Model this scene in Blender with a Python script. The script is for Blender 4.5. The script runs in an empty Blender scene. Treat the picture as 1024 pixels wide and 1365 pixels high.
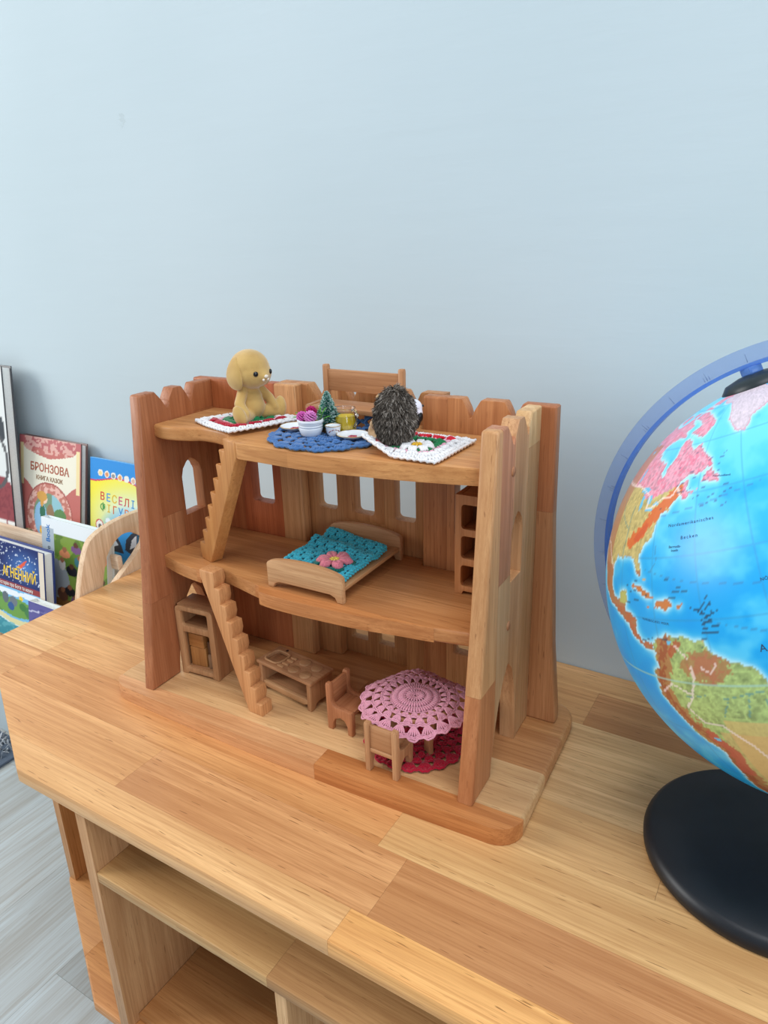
import bpy, bmesh, math, random
import numpy as np
from mathutils import Vector, Matrix
from mathutils.geometry import tessellate_polygon
random.seed(7); RNG = np.random.default_rng(7)
scn = bpy.context.scene
C = bpy.data.collections.new('scene_objects'); scn.collection.children.link(C)
PI = math.pi
def lin(c):
    return tuple(((v/255)/12.92 if v/255 <= .04045 else ((v/255+.055)/1.055)**2.4) for v in c)
def lin4(c): return lin(c)+(1.0,)

# ---------------------------------------------------------------- camera, world, lights
cam = bpy.data.objects.new('camera', bpy.data.cameras.new('camera')); C.objects.link(cam)
YAW, PITCH, ROLL, FPX = 0.553980619, 0.352591231, 0.0277316321, 958.3
fw = Vector((-math.sin(YAW)*math.cos(PITCH), math.cos(YAW)*math.cos(PITCH), -math.sin(PITCH)))
rt = Vector((math.cos(YAW), math.sin(YAW), 0)); dn = fw.cross(rt)
rt2 = rt*math.cos(ROLL)+dn*math.sin(ROLL); dn2 = dn*math.cos(ROLL)-rt*math.sin(ROLL)
m3 = Matrix((rt2, -dn2, -fw)).transposed()
cam.matrix_world = Matrix.Translation((0, 0, .4)) @ m3.to_4x4()
cam.data.sensor_fit = 'VERTICAL'; cam.data.sensor_height = 36; cam.data.lens = FPX/1365*36
cam.data.clip_start = .01; cam.data.clip_end = 50
scn.camera = cam
scn.view_settings.view_transform = 'Standard'; scn.view_settings.look = 'None'
scn.view_settings.gamma = 1; scn.view_settings.use_curve_mapping = False
scn.view_settings.exposure = 0.0
w = bpy.data.worlds.new('world'); scn.world = w; w.use_nodes = True
bg = w.node_tree.nodes['Background']; bg.inputs[0].default_value = (.80, .89, 1.0, 1); bg.inputs[1].default_value = .45
def area(name, loc, target, sx, sy, power, col):
    l = bpy.data.lights.new(name, 'AREA'); l.shape = 'RECTANGLE'; l.size = sx; l.size_y = sy; l.energy = power; l.color = col
    o = bpy.data.objects.new(name, l); C.objects.link(o); o.location = loc
    o.rotation_euler = (Vector(target)-Vector(loc)).to_track_quat('-Z', 'Y').to_euler()
    return o
area('window_daylight', (-2.7, -.75, 1.15), (-.35, .5, .1), 1.4, 1.3, 53, (1.0, .99, .96))
area('far_window_daylight', (2.2, -.95, .9), (-.15, .5, .1), 1.5, 1.1, 25, (.80, .90, 1.0))
area('ceiling_lamp', (.35, -.25, 2.1), (-.15, .40, 0), 1.5, 1.0, 27, (.96, .97, 1.0))

# ---------------------------------------------------------------- node helpers and materials
class NT:
    def __init__(s, name):
        s.m = bpy.data.materials.new(name); s.m.use_nodes = True; s.t = s.m.node_tree; s.t.nodes.clear()
        s.out = s.n('ShaderNodeOutputMaterial'); s.p = s.n('ShaderNodeBsdfPrincipled'); s.l(s.p.outputs[0], s.out.inputs[0])
    def n(s, typ, **kw):
        x = s.t.nodes.new(typ)
        for k, v in kw.items(): setattr(x, k, v)
        return x
    def l(s, a, b): s.t.links.new(a, b)
    def noise(s, vec, scale, detail=3, rough=.5, dist=0.):
        x = s.n('ShaderNodeTexNoise'); x.inputs['Scale'].default_value = scale; x.inputs['Detail'].default_value = detail
        x.inputs['Roughness'].default_value = rough; x.inputs['Distortion'].default_value = dist
        if vec is not None: s.l(vec, x.inputs['Vector'])
        return x.outputs['Fac']
    def mapr(s, v, a, b, c, d):
        x = s.n('ShaderNodeMapRange'); s.l(v, x.inputs[0])
        for i, q in enumerate((a, b, c, d)): x.inputs[i+1].default_value = q
        return x.outputs[0]
    def mix(s, fac, a, b, typ='MIX'):
        x = s.n('ShaderNodeMix', data_type='RGBA', blend_type=typ)
        if isinstance(fac, (int, float)): x.inputs[0].default_value = fac
        else: s.l(fac, x.inputs[0])
        for i, q in ((6, a), (7, b)):
            if isinstance(q, tuple): x.inputs[i].default_value = q
            else: s.l(q, x.inputs[i])
        return x.outputs[2]
    def math(s, op, a, b=None):
        x = s.n('ShaderNodeMath', operation=op)
        for i, q in ((0, a), (1, b)):
            if q is None: continue
            if isinstance(q, (int, float)): x.inputs[i].default_value = q
            else: s.l(q, x.inputs[i])
        return x.outputs[0]
    def bump(s, h, strength, dist):
        x = s.n('ShaderNodeBump'); x.inputs['Strength'].default_value = strength; x.inputs['Distance'].default_value = dist
        s.l(h, x.inputs['Height']); s.l(x.outputs[0], s.p.inputs['Normal'])
    def set(s, **kw):
        for k, v in kw.items(): s.p.inputs[k.replace('_', ' ')].default_value = v
        return s
def scaled(nt, vec, sc):
    x = nt.n('ShaderNodeMapping'); nt.l(vec, x.inputs['Vector']); x.inputs['Scale'].default_value = sc; return x.outputs[0]
def wood(name, axis, fine=1.0, fleck=.6, rough=.42, contrast=1.0, ring=1.0):
    nt = NT(name); tc = nt.n('ShaderNodeTexCoord'); oi = nt.n('ShaderNodeObjectInfo')
    cb = nt.n('ShaderNodeCombineXYZ')
    for i, k in enumerate((7.3, 3.1, 5.7)): nt.l(nt.math('MULTIPLY', oi.outputs['Random'], k), cb.inputs[i])
    add = nt.n('ShaderNodeVectorMath', operation='ADD'); nt.l(tc.outputs['Object'], add.inputs[0]); nt.l(cb.outputs[0], add.inputs[1])
    v = add.outputs[0]
    def ax(along, across):
        s = [across]*3; s[axis] = along; return tuple(s)
    n1 = nt.noise(scaled(nt, v, ax(3.5*ring, 75*ring)), 1, 4, .55, .8)
    n2 = nt.noise(scaled(nt, v, ax(12*fine, 520*fine)), 1, 4, .65, .15)
    n3 = nt.noise(scaled(nt, v, ax(52*fine, 800*fine)), 1, 1, .4)
    n4 = nt.noise(scaled(nt, v, ax(7, 14)), 1, 2, .5)
    n5 = nt.noise(scaled(nt, v, ax(60*fine, 2600*fine)), 1, 1, .5)
    dark = nt.mix(1.0, oi.outputs['Color'], (.66, .52, .41, 1), 'MULTIPLY')
    lite = nt.mix(1.0, oi.outputs['Color'], (1.10, 1.08, 1.04, 1), 'MULTIPLY')
    a = nt.mix(nt.mapr(n1, .36, .66, 1.0-.70*contrast, 1.0), dark, lite)
    a = nt.mix(nt.mapr(n2, .46, .66, 0, .72*contrast), a, dark)
    b = nt.mix(nt.mapr(n5, .38, .68, 0, .30*contrast), a, dark)
    c = nt.mix(nt.mapr(n3, .715, .755, 0, fleck), b, nt.mix(1.0, oi.outputs['Color'], (.34, .23, .15, 1), 'MULTIPLY'))
    d = nt.mix(nt.mapr(n4, .35, .7, 0, .25*contrast), c, dark)
    nt.l(d, nt.p.inputs['Base Color'])
    nt.l(nt.mapr(n2, .3, .7, rough-.06, rough+.1), nt.p.inputs['Roughness'])
    nt.set(Specular_IOR_Level=.38)
    nt.bump(n2, .12, .0006)
    return nt.m
WX, WY, WZ = wood('wood_along_x', 0), wood('wood_along_y', 1), wood('wood_along_z', 2)
TX = wood('toy_wood_along_x', 0, 1.3, .35, .5, .8, 1.6); TZ = wood('toy_wood_along_z', 2, 1.3, .35, .5, .8, 1.6); TY = wood('toy_wood_along_y', 1, 1.3, .35, .5, .8, 1.6)
FLOORM = wood('grey_laminate', 1, .35, .25, .5, .75, .35)
def plain(name, rgb, rough=.5, spec=.4, noise=0., nscale=300, bump=0., **kw):
    nt = NT(name); nt.set(Roughness=rough, Specular_IOR_Level=spec, **kw)
    col = lin4(rgb)
    if noise or bump:
        tc = nt.n('ShaderNodeTexCoord'); f = nt.noise(tc.outputs['Object'], nscale, 4, .6)
        nt.l(nt.mix(nt.mapr(f, .3, .7, 0, 1), tuple(c*(1-noise) for c in col[:3])+(1,), tuple(min(1, c*(1+noise)) for c in col[:3])+(1,)), nt.p.inputs['Base Color'])
        if bump: nt.bump(f, bump, .001)
    else: nt.p.inputs['Base Color'].default_value = col
    return nt.m
def yarn(name, rgb):
    nt = NT(name); tc = nt.n('ShaderNodeTexCoord'); f = nt.noise(tc.outputs['Object'], 1600, 2, .6)
    c = lin4(rgb); nt.l(nt.mix(nt.mapr(f, .3, .7, 0, 1), tuple(v*.72 for v in c[:3])+(1,), tuple(min(1, v*1.18) for v in c[:3])+(1,)), nt.p.inputs['Base Color'])
    nt.set(Roughness=.85, Specular_IOR_Level=.2, Sheen_Weight=.25); nt.bump(f, .5, .0004); return nt.m
def attr_mat(name, rough=.5, spec=.4, sheen=0., coat=0.):
    nt = NT(name); a = nt.n('ShaderNodeAttribute', attribute_name='Col'); nt.l(a.outputs['Color'], nt.p.inputs['Base Color'])
    nt.set(Roughness=rough, Specular_IOR_Level=spec, Sheen_Weight=sheen, Coat_Weight=coat, Coat_Roughness=.15); return nt.m
PRINT = attr_mat('printed_cover', .35, .4); FUR = attr_mat('fur_strands', .9, .15); GLOBEM = attr_mat('globe_map_print', .32, .45)

# ---------------------------------------------------------------- mesh helpers
def link(o, parent=None):
    C.objects.link(o)
    if parent is not None: o.parent = parent
    return o
def mesh_obj(name, V, F, mat, parent=None, smooth=False, angle=None, color=None):
    me = bpy.data.meshes.new(name); me.from_pydata([tuple(map(float, v)) for v in V], [], [tuple(map(int, f)) for f in F]); me.update()
    return finish(name, me, mat, parent, smooth, angle, color)
def finish(name, me, mat, parent, smooth=False, angle=None, color=None):
    if mat: me.materials.append(mat)
    if smooth or angle:
        me.polygons.foreach_set('use_smooth', [True]*len(me.polygons))
        if angle: me.set_sharp_from_angle(angle=math.radians(angle))
    o = bpy.data.objects.new(name, me); link(o, parent)
    if color: o.color = lin4(color)
    return o
def bm_obj(name, bm, mat, parent=None, smooth=False, angle=None, color=None):
    bmesh.ops.recalc_face_normals(bm, faces=bm.faces[:])
    me = bpy.data.meshes.new(name); bm.to_mesh(me); bm.free()
    return finish(name, me, mat, parent, smooth, angle, color)
def tag(o, label, cat, group=None, kind=None):
    if label: o['label'] = label
    if cat: o['category'] = cat
    if group: o['group'] = group
    if kind: o['kind'] = kind
    return o
def empty(name, loc=(0, 0, 0), rz=0., parent=None, rx=0.):
    o = bpy.data.objects.new(name, None); o.empty_display_size = .02; link(o, parent); o.location = loc; o.rotation_euler = (rx, 0, rz); return o
def thing(name, label, cat, loc=(0, 0, 0), rz=0., group=None, rx=0.):
    return tag(empty(name, loc, rz, None, rx), label, cat, group)
def copy_tree(o, parent=None):
    c = o.copy(); link(c, None); c.parent = parent
    for ch in list(o.children): copy_tree(ch, c)
    return c
# frames: 2-D outline (a, b) + thickness w -> xyz
def FS(a, b, w): return (w, a, b)      # outline in y,z, thickness along x
def FB(a, b, w): return (a, w, b)      # outline in x,z, thickness along y
def FF(a, b, w): return (a, b, w)      # outline in x,y, thickness along z
def planar(outline, holes):
    loops = [[Vector((a, b, 0)) for a, b in outline]]+[[Vector((a, b, 0)) for a, b in h] for h in holes]
    pts = [p for l in loops for p in l]
    tris = tessellate_polygon(loops)
    bm = bmesh.new(); vs = [bm.verts.new(p) for p in pts]
    for t in tris:
        try: bm.faces.new([vs[i] for i in t])
        except ValueError: pass
    bmesh.ops.remove_doubles(bm, verts=bm.verts[:], dist=1e-7)
    return bm
def solid_from_planar(bm2, frame, w0, w1, bevel, seg, cuts):
    bm = bmesh.new(); lo, hi = {}, {}
    for v in bm2.verts:
        lo[v] = bm.verts.new(frame(v.co.x, v.co.y, w0)); hi[v] = bm.verts.new(frame(v.co.x, v.co.y, w1))
    for f in bm2.faces:
        vs = list(f.verts)
        bm.faces.new([hi[v] for v in vs]); bm.faces.new([lo[v] for v in reversed(vs)])
    bev = []
    for e in bm2.edges:
        if len(e.link_faces) != 1: continue
        a, b = e.verts; bm.faces.new((lo[a], lo[b], hi[b], hi[a]))
        m = (a.co+b.co)/2
        on = any((k == 0 and abs(a.co.x-c) < 1e-6 and abs(b.co.x-c) < 1e-6) or (k == 1 and abs(a.co.y-c) < 1e-6 and abs(b.co.y-c) < 1e-6) for k, c in cuts)
        if not on: bev += [(lo[a], lo[b]), (hi[a], hi[b])]
    bmesh.ops.recalc_face_normals(bm, faces=bm.faces[:])
    bmesh.ops.dissolve_limit(bm, angle_limit=math.radians(.5), verts=bm.verts[:], edges=[e for e in bm.edges if len(e.link_faces) == 2 and e.calc_face_angle(1) < .001])
    if bevel:
        es = set()
        for a, b in bev:
            if a.is_valid and b.is_valid:
                e = bm.edges.get((a, b))
                if e: es.add(e)
        if es: bmesh.ops.bevel(bm, geom=list(es), offset=bevel, segments=seg, profile=.5, affect='EDGES', clamp_overlap=True)
    return bm
def slab(name, outline, frame, w0, w1, mat, parent=None, holes=(), bevel=.0006, seg=2, color=None, angle=40):
    b2 = planar(outline, holes); bm = solid_from_planar(b2, frame, w0, w1, bevel, seg, []); b2.free()
    return bm_obj(name, bm, mat, parent, angle=angle, color=color)
def planks(name, outline, frame, w0, w1, strips, mat, parent, holes=(), bevel=.0006, seg=2, gap=.00007):
    b0 = planar(outline, holes); outs = []
    A = [p[0] for p in outline]; B = [p[1] for p in outline]
    lim = ((min(A), max(A)), (min(B), max(B)))
    for a0, a1, c0, c1, col in strips:
        b2 = b0.copy(); cuts = []
        for k, lo, hi in ((0, a0, a1), (1, c0, c1)):
            for s, val in ((1, lo), (-1, hi)):
                if val <= lim[k][0]+1e-9 or val >= lim[k][1]-1e-9: continue
                val2 = val+s*gap; n = [0, 0, 0]; n[k] = s; co = [0, 0, 0]; co[k] = val2
                bmesh.ops.bisect_plane(b2, geom=b2.verts[:]+b2.edges[:]+b2.faces[:], dist=1e-8, plane_co=co, plane_no=n, clear_inner=True)
                cuts.append((k, val2))
        if b2.faces:
            bm = solid_from_planar(b2, frame, w0, w1, bevel, seg, cuts)
            outs.append(bm_obj(name, bm, mat, parent, angle=40, color=col))
        b2.free()
    b0.free(); return outs
def arc(cx, cy, r, a0, a1, n=6): return [(cx+r*math.cos(math.radians(a0+(a1-a0)*i/n)), cy+r*math.sin(math.radians(a0+(a1-a0)*i/n))) for i in range(n+1)]
def rrect(x0, x1, y0, y1, r, n=4):
    return arc(x1-r, y1-r, r, 0, 90, n)+arc(x0+r, y1-r, r, 90, 180, n)+arc(x0+r, y0+r, r, 180, 270, n)+arc(x1-r, y0+r, r, 270, 360, n)
def spline(pts, n=5):
    out = []; P = [np.array(p, float) for p in pts]
    for i in range(len(P)-1):
        p0, p1, p2, p3 = P[max(i-1, 0)], P[i], P[i+1], P[min(i+2, len(P)-1)]
        for k in range(n):
            t = k/n; out.append(tuple(.5*((2*p1)+(-p0+p2)*t+(2*p0-5*p1+4*p2-p3)*t*t+(-p0+3*p1-3*p2+p3)*t**3)))
    out.append(tuple(P[-1])); return out
def lathe(name, prof, mat, parent=None, n=32, loc=None, smooth=True, angle=50):
    V, F = [], []
    for r, z in prof:
        for i in range(n): a = 2*PI*i/n; V.append((r*math.cos(a), r*math.sin(a), z))
    for j in range(len(prof)-1):
        for i in range(n): k = (i+1) % n; F.append((j*n+i, j*n+k, (j+1)*n+k, (j+1)*n+i))
    F.append(tuple(range(n-1, -1, -1))); F.append(tuple((len(prof)-1)*n+i for i in range(n)))
    o = mesh_obj(name, V, F, mat, parent, smooth, angle)
    if loc: o.location = loc
    return o
class Tubes:
    def __init__(s): s.V, s.F = [], []; s.n = 0
    def tube(s, P, r, k=5, closed=False, caps=True):
        P = np.asarray(P, float); n = len(P)
        T = np.roll(P, -1, 0)-np.roll(P, 1, 0)
        if not closed: T[0] = P[1]-P[0]; T[-1] = P[-1]-P[-2]
        T /= np.linalg.norm(T, axis=1)[:, None]+1e-12
        ref = np.array([0, 0, 1.]) if np.abs(T[:, 2]).mean() < .8 else np.array([1., 0, 0])
        N = np.cross(T, ref); N /= np.linalg.norm(N, axis=1)[:, None]+1e-9; B = np.cross(T, N)
        rr = np.broadcast_to(np.asarray(r, float), (n,))[:, None, None]
        a = np.arange(k)*2*PI/k
        ring = P[:, None]+rr*(np.cos(a)[None, :, None]*N[:, None]+np.sin(a)[None, :, None]*B[:, None])
        s.V += ring.reshape(-1, 3).tolist(); b = s.n
        for j in range(n if closed else n-1):
            j2 = (j+1) % n
            for i in range(k): i2 = (i+1) % k; s.F.append((b+j*k+i, b+j*k+i2, b+j2*k+i2, b+j2*k+i))
        if caps and not closed: s.F += [tuple(b+i for i in range(k-1, -1, -1)), tuple(b+(n-1)*k+i for i in range(k))]
        s.n += n*k
    def raw(s, V, F):
        s.V += [tuple(v) for v in V]; s.F += [tuple(i+s.n for i in f) for f in F]; s.n += len(V)
    def obj(s, name, mat, parent=None): return mesh_obj(name, s.V, s.F, mat, parent, smooth=True)
def box(name, x0, x1, y0, y1, z0, z1, mat, parent=None, bevel=.0006, color=None):
    return slab(name, [(x0, y0), (x1, y0), (x1, y1), (x0, y1)], FF, z0, z1, mat, parent, bevel=bevel, color=color)
def set_col(o, cols):
    a = o.data.color_attributes.new('Col', 'FLOAT_COLOR', 'POINT')
    c = np.ones((len(o.data.vertices), 4), np.float32); c[:, :3] = cols; a.data.foreach_set('color', c.ravel())
def srgb2lin(a):
    a = np.asarray(a, float)/255; return np.where(a <= .04045, a/12.92, ((a+.055)/1.055)**2.4)
def inpoly(x, y, poly):
    r = np.zeros(x.shape, bool); n = len(poly); j = n-1
    for i in range(n):
        xi, yi = poly[i]; xj, yj = poly[j]
        if yi != yj:
            r ^= ((yi > y) != (yj > y)) & (x < (xj-xi)*(y-yi)/(yj-yi)+xi)
        j = i
    return r
def vnoise(x, y, seed=0, octs=3):
    rg = np.random.default_rng(seed); T = rg.random((64, 64)); tot = np.zeros_like(x, float); amp = 1; s = 0
    for o in range(octs):
        xx, yy = x*2**o, y*2**o; xi, yi = np.floor(xx).astype(int), np.floor(yy).astype(int); fx, fy = xx-xi, yy-yi
        fx = fx*fx*(3-2*fx); fy = fy*fy*(3-2*fy); g = lambda i, j: T[(i+o*17) % 64, (j+o*29) % 64]
        tot += amp*((g(xi, yi)*(1-fx)+g(xi+1, yi)*fx)*(1-fy)+(g(xi, yi+1)*(1-fx)+g(xi+1, yi+1)*fx)*fy); s += amp; amp *= .5
    return tot/s
def blob(name, parts, voxel, mat, parent=None, smooth=8):
    """one continuous skin grown over overlapping ellipsoids (centre, radii, euler) and tapered limbs (p, q, r0, r1)"""
    bm = bmesh.new()
    for p in parts:
        if len(p) == 3:
            c, r, e = p
            M = Matrix.Translation(c) @ __import__('mathutils').Euler(e).to_matrix().to_4x4() @ Matrix.Diagonal((*r, 1))
            bmesh.ops.create_uvsphere(bm, u_segments=24, v_segments=14, radius=1, matrix=M)
        else:
            a, b, r0, r1 = Vector(p[0]), Vector(p[1]), p[2], p[3]
            for k in range(9):
                t = k/8; bmesh.ops.create_uvsphere(bm, u_segments=16, v_segments=10, radius=r0+(r1-r0)*t, matrix=Matrix.Translation(a.lerp(b, t)))
    me = bpy.data.meshes.new('tmp'); bm.to_mesh(me); bm.free()
    o = bpy.data.objects.new('tmp', me); C.objects.link(o)
    m = o.modifiers.new('r', 'REMESH'); m.mode = 'VOXEL'; m.voxel_size = voxel
    m = o.modifiers.new('s', 'SMOOTH'); m.iterations = smooth; m.factor = .5
    dg = bpy.context.evaluated_depsgraph_get(); res = bpy.data.meshes.new_from_object(o.evaluated_get(dg))
    bpy.data.objects.remove(o); bpy.data.meshes.remove(me)
    res.name = name; res.materials.clear()
    return finish(name, res, mat, parent, smooth=True)
def uvball(name, c, r, mat, parent, rot=(0, 0, 0), seg=16):
    bm = bmesh.new(); bmesh.ops.create_uvsphere(bm, u_segments=seg, v_segments=max(6, seg//2+2), radius=1, matrix=Matrix.Translation(c) @ __import__('mathutils').Euler(rot).to_matrix().to_4x4() @ Matrix.Diagonal((*r, 1)))
    return bm_obj(name, bm, mat, parent, smooth=True)
def text(name, body, size, mat, parent, loc, rot=(PI/2, 0, 0), align='CENTER', extrude=.0001, bold=0.):
    cu = bpy.data.curves.new('t', 'FONT'); cu.body = body; cu.size = size; cu.align_x = align; cu.align_y = 'CENTER'; cu.extrude = extrude; cu.offset = bold; cu.resolution_u = 4
    o = bpy.data.objects.new('t', cu); C.objects.link(o); dg = bpy.context.evaluated_depsgraph_get(); me = bpy.data.meshes.new_from_object(o.evaluated_get(dg)); bpy.data.objects.remove(o)
    me.materials.clear(); o = finish(name, me, mat, parent); o.location = loc; o.rotation_euler = rot; return o

# ---------------------------------------------------------------- the room
FLZ = -.50; WALLY = .63
nt = NT('painted_wall'); tc = nt.n('ShaderNodeTexCoord')
f1 = nt.noise(scaled(nt, tc.outputs['Object'], (9, 9, 60)), 1, 5, .6); f2 = nt.noise(tc.outputs['Object'], 3, 2, .5)
base = nt.mix(nt.mapr(f2, .3, .7, 0, 1), lin4((192, 208, 214)), lin4((197, 212, 218)))
dv = nt.n('ShaderNodeVectorMath', operation='DISTANCE'); nt.l(tc.outputs['Object'], dv.inputs[0]); dv.inputs[1].default_value = (-.7235, WALLY, .5415)
fn = nt.noise(tc.outputs['Object'], 160, 3, .6)
chip = nt.mapr(nt.math('ADD', nt.math('MULTIPLY', dv.outputs['Value'], 42), nt.math('MULTIPLY', fn, 1.9)), 1.16, 1.06, 0, 1)
nt.l(nt.mix(chip, base, lin4((188, 203, 208))), nt.p.inputs['Base Color'])
nt.set(Roughness=.75, Specular_IOR_Level=.25)
nt.bump(nt.math('SUBTRACT', f1, nt.math('MULTIPLY', chip, 1.5)), .18, .0018)
tag(box('wall_back', -4.0, 3.0, WALLY, WALLY+.12, FLZ-.05, 2.2, nt.m, None, 0), 'pale blue-white painted wall behind the table', None, kind='structure')
fl = tag(box('floor', -4.0, 3.0, -3.2, WALLY, FLZ-.06, FLZ-.008, plain('floor_screed', (120, 125, 128), .8), None, 0), 'grey wood-look laminate floor', None, kind='structure')
PW = .153
strips = []
for i, x in enumerate(np.arange(-3.2, 1.4, PW)):
    y = -2.0-random.random()*.9
    while y < WALLY:
        k = random.uniform(-9, 9); strips.append((x, x+PW, max(y, -2.2), min(y+1.03, WALLY-.001), (184+k, 198+k, 206+k))); y += 1.03
planks('floor_plank', [(-3.2, -2.2), (1.4, -2.2), (1.4, WALLY-.001), (-3.2, WALLY-.001)], FF, FLZ-.008, FLZ, strips, FLOORM, fl, bevel=0, gap=.00016)

# ---------------------------------------------------------------- the big wooden table with open shelves
table = thing('shelf_table', 'large oiled wood table with clipped corner and open shelves below', 'table', (0, 0, 0))
top = empty('tabletop', parent=table)
TT = .0135; YF = .254; XR = .42; TB = .629
tab_out = [(-.7500, .3690), (-.525, YF), (XR, YF), (XR, TB), (-.752, TB)]
A1, A2, A3, A4, A5 = (234, 184, 127), (224, 171, 114), (238, 193, 136), (215, 160, 106), (230, 178, 121)
ys = [.20, .2808, .3335, .3837, .4360, .4880, .5397, .5935, .70]
rows = [[(-.80, -.2070, A3), (-.2070, .14, (245, 190, 121)), (.14, .5, A2)],
        [(-.80, -.4350, A5), (-.4350, -.1950, (222, 169, 117)), (-.1950, .20, (213, 160, 110)), (.20, .5, A1)],
        [(-.80, -.6725, A5), (-.6725, -.2195, (226, 171, 114)), (-.2195, .11, (234, 193, 136)), (.11, .5, A2)],
        [(-.80, -.6725, A3), (-.6725, -.36, A1), (-.36, -.0400, (232, 190, 134)), (-.0400, .3, (226, 184, 130)), (.3, .5, A2)],
        [(-.80, -.42, A1), (-.42, -.18, A2), (-.18, .16, (238, 201, 149)), (.16, .5, A5)],
        [(-.80, -.55, A3), (-.55, -.22, A5), (-.22, .10, (236, 197, 145)), (.10, .5, A2)],
        [(-.80, -.48, A1), (-.48, -.1340, (222, 173, 119)), (-.1340, .22, (209, 156, 106)), (.22, .5, A5)],
        [(-.80, -.38, A3), (-.38, -.05, (234, 188, 132)), (-.05, .5, A2)]]
strips = [(x0, x1, ys[i], ys[i+1], c) for i, r in enumerate(rows) for x0, x1, c in r]
TWX = wood('tabletop_wood', 0, .95, .8, .36, 1.1, .8)
planks('plank', tab_out, FF, -TT, 0, strips, TWX, top, bevel=.0007)
SH = (206, 168, 118)
PX0, PX1, PY = -.4572, -.4456, .2565
box('side_panel', PX0, PX1, PY, .60, -.262, -TT-.0002, WZ, table, color=(204, 162, 118))
box('side_panel', .37, .382, PY, .60, -.262, -TT-.0002, WZ, table, color=(204, 162, 118))
box('back_panel', PX1+.0002, .3698, .59, .60, -.253, -TT-.0002, WX, table, color=(190, 146, 98))
shelf = empty('shelf', parent=table)
planks('plank', [(PX1+.0002, PY+.0005), (.3698, PY+.0005), (.3698, .5895), (PX1+.0002, .5895)], FF, -.0848, -.0744,
       [(-.5, -.266, .2, .33, (200, 164, 112)), (-.266, .5, .2, .33, (188, 148, 100)), (-.5, -.1, .33, .45, (196, 154, 104)), (-.1, .5, .33, .45, (206, 166, 114)), (-.5, .5, .45, .7, (198, 156, 106))], WX, shelf)
low = empty('lower_shelf', parent=table)
planks('plank', [(PX1+.0002, .268), (.3698, .268), (.3698, .5895), (PX1+.0002, .5895)], FF, -.2615, -.2535,
       [(-.5, -.33, .2, .33, (196, 146, 94)), (-.33, .5, .2, .33, (186, 138, 90)), (-.5, -.15, .33, .46, (198, 152, 100)), (-.15, .5, .33, .46, (190, 142, 94)), (-.5, .5, .46, .7, (194, 146, 96))], WX, low)
box('divider', -.2620, -.2520, PY+.003, .589, -.2533, -.0850, WZ, table, color=(214, 178, 134))
bb = [(-.648, .345)]+arc(-.632, .350, .016, 200, 238, 4)+[(-.497, .2575), (.39, .2575), (.39, .60), (-.648, .60)]
botb = empty('bottom_board', parent=table)
planks('plank', bb, FF, -.2745, -.2622, [(-.7, -.545, .2, .7, (214, 160, 100)), (-.545, .5, .2, .31, (206, 150, 92)), (-.545, .5, .31, .7, (210, 158, 102))], WX, botb, bevel=.002)
box('leg_panel', -.6425, -.6325, .3395, .60, -.2620, -TT-.0002, WZ, table, color=(206, 154, 98))
box('plinth_panel', -.50, -.488, .275, .58, FLZ, -.2747, WZ, table, color=(204, 150, 94))
box('plinth_panel', .35, .362, .275, .58, FLZ, -.2747, WZ, table, color=(204, 150, 94))
box('plinth_front', -.4878, .3498, .30, .312, FLZ, -.2747, WX, table, color=(200, 146, 92))

# ---------------------------------------------------------------- the toy castle (its own frame: u across, v deep, z up)
CO, CRZ = Vector((-.342, .45, 0)), .033
castle = thing('toy_castle', 'open-fronted wooden toy castle with battlements, two floors and stairs', 'dollhouse', CO, CRZ)
def W(u, v, z=0.):
    c, s = math.cos(CRZ), math.sin(CRZ); return (CO.x+c*u-s*v, CO.y+s*u+c*v, z)
L1, L2, L3, L4, L5, L6 = (206, 148, 98), (196, 134, 86), (214, 164, 114), (186, 124, 80), (222, 182, 132), (200, 142, 92)
bo = arc(.187, -.0625, .020, 270, 360, 6)+arc(.1845, .0655, .0205, 0, 90, 6)+arc(-.1825, .066, .020, 90, 180, 6)+arc(-.1815, -.0555, .0225, 180, 265, 6)+spline([(-.16, -.0795), (-.06, -.0835), (.04, -.0850), (.12, -.0842), (.18, -.0826)], 4)
base = empty('base_board', parent=castle)
planks('plank', bo, FF, 0.0002, .015,
       [(-.3, .040, -.2, -.0640, (222, 170, 122)), (.040, .3, -.2, -.0640, (198, 134, 80)), (-.3, .09, -.0640, -.012, (230, 192, 142)), (.09, .3, -.0640, -.012, (222, 184, 136)),
        (-.3, .02, -.012, .036, (218, 172, 120)), (.02, .3, -.012, .036, (196, 142, 94)), (-.3, .3, .036, .2, (206, 154, 102))], WX, base, bevel=.0032, seg=3)
ZT = .2878; R0, R1, Q0, Q1 = .1575, .1700, -.1635, -.1517; VB = .0514
def merl(v0, v1, v2, zn=.2730, zt=ZT):   # top of merlon ends at v0, notch bottom v1, next merlon starts v2
    return [(v0-.0012, zt), (v0, zt-.0012), (v0+(v1-v0)*.55, zn+.0065), (v1-.0008, zn), (v1+.0008, zn), (v2-(v2-v1)*.55, zn+.0065), (v2, zt-.0012), (v2+.0012, zt)]
door = [(.0174, .015), (.0168, .045), (.0130, .070), (.0058, .0895), (-.0022, .0985), (-.0042, .0985), (-.0125, .0890), (-.0212, .0715), (-.0275, .0520), (-.0322, .0300), (-.0340, .015)]
side_out = [(-.0700, .0152), (-.0510, .155), (-.0382, ZT-.002), (-.0372, ZT-.0006), (-.0355, ZT)]+merl(-.0185, -.0075, .0012)+merl(.0128, .0215, .0282)+[(VB, ZT), (VB, .0152)]+[(a, max(b, .0152)) for a, b in door]
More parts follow.
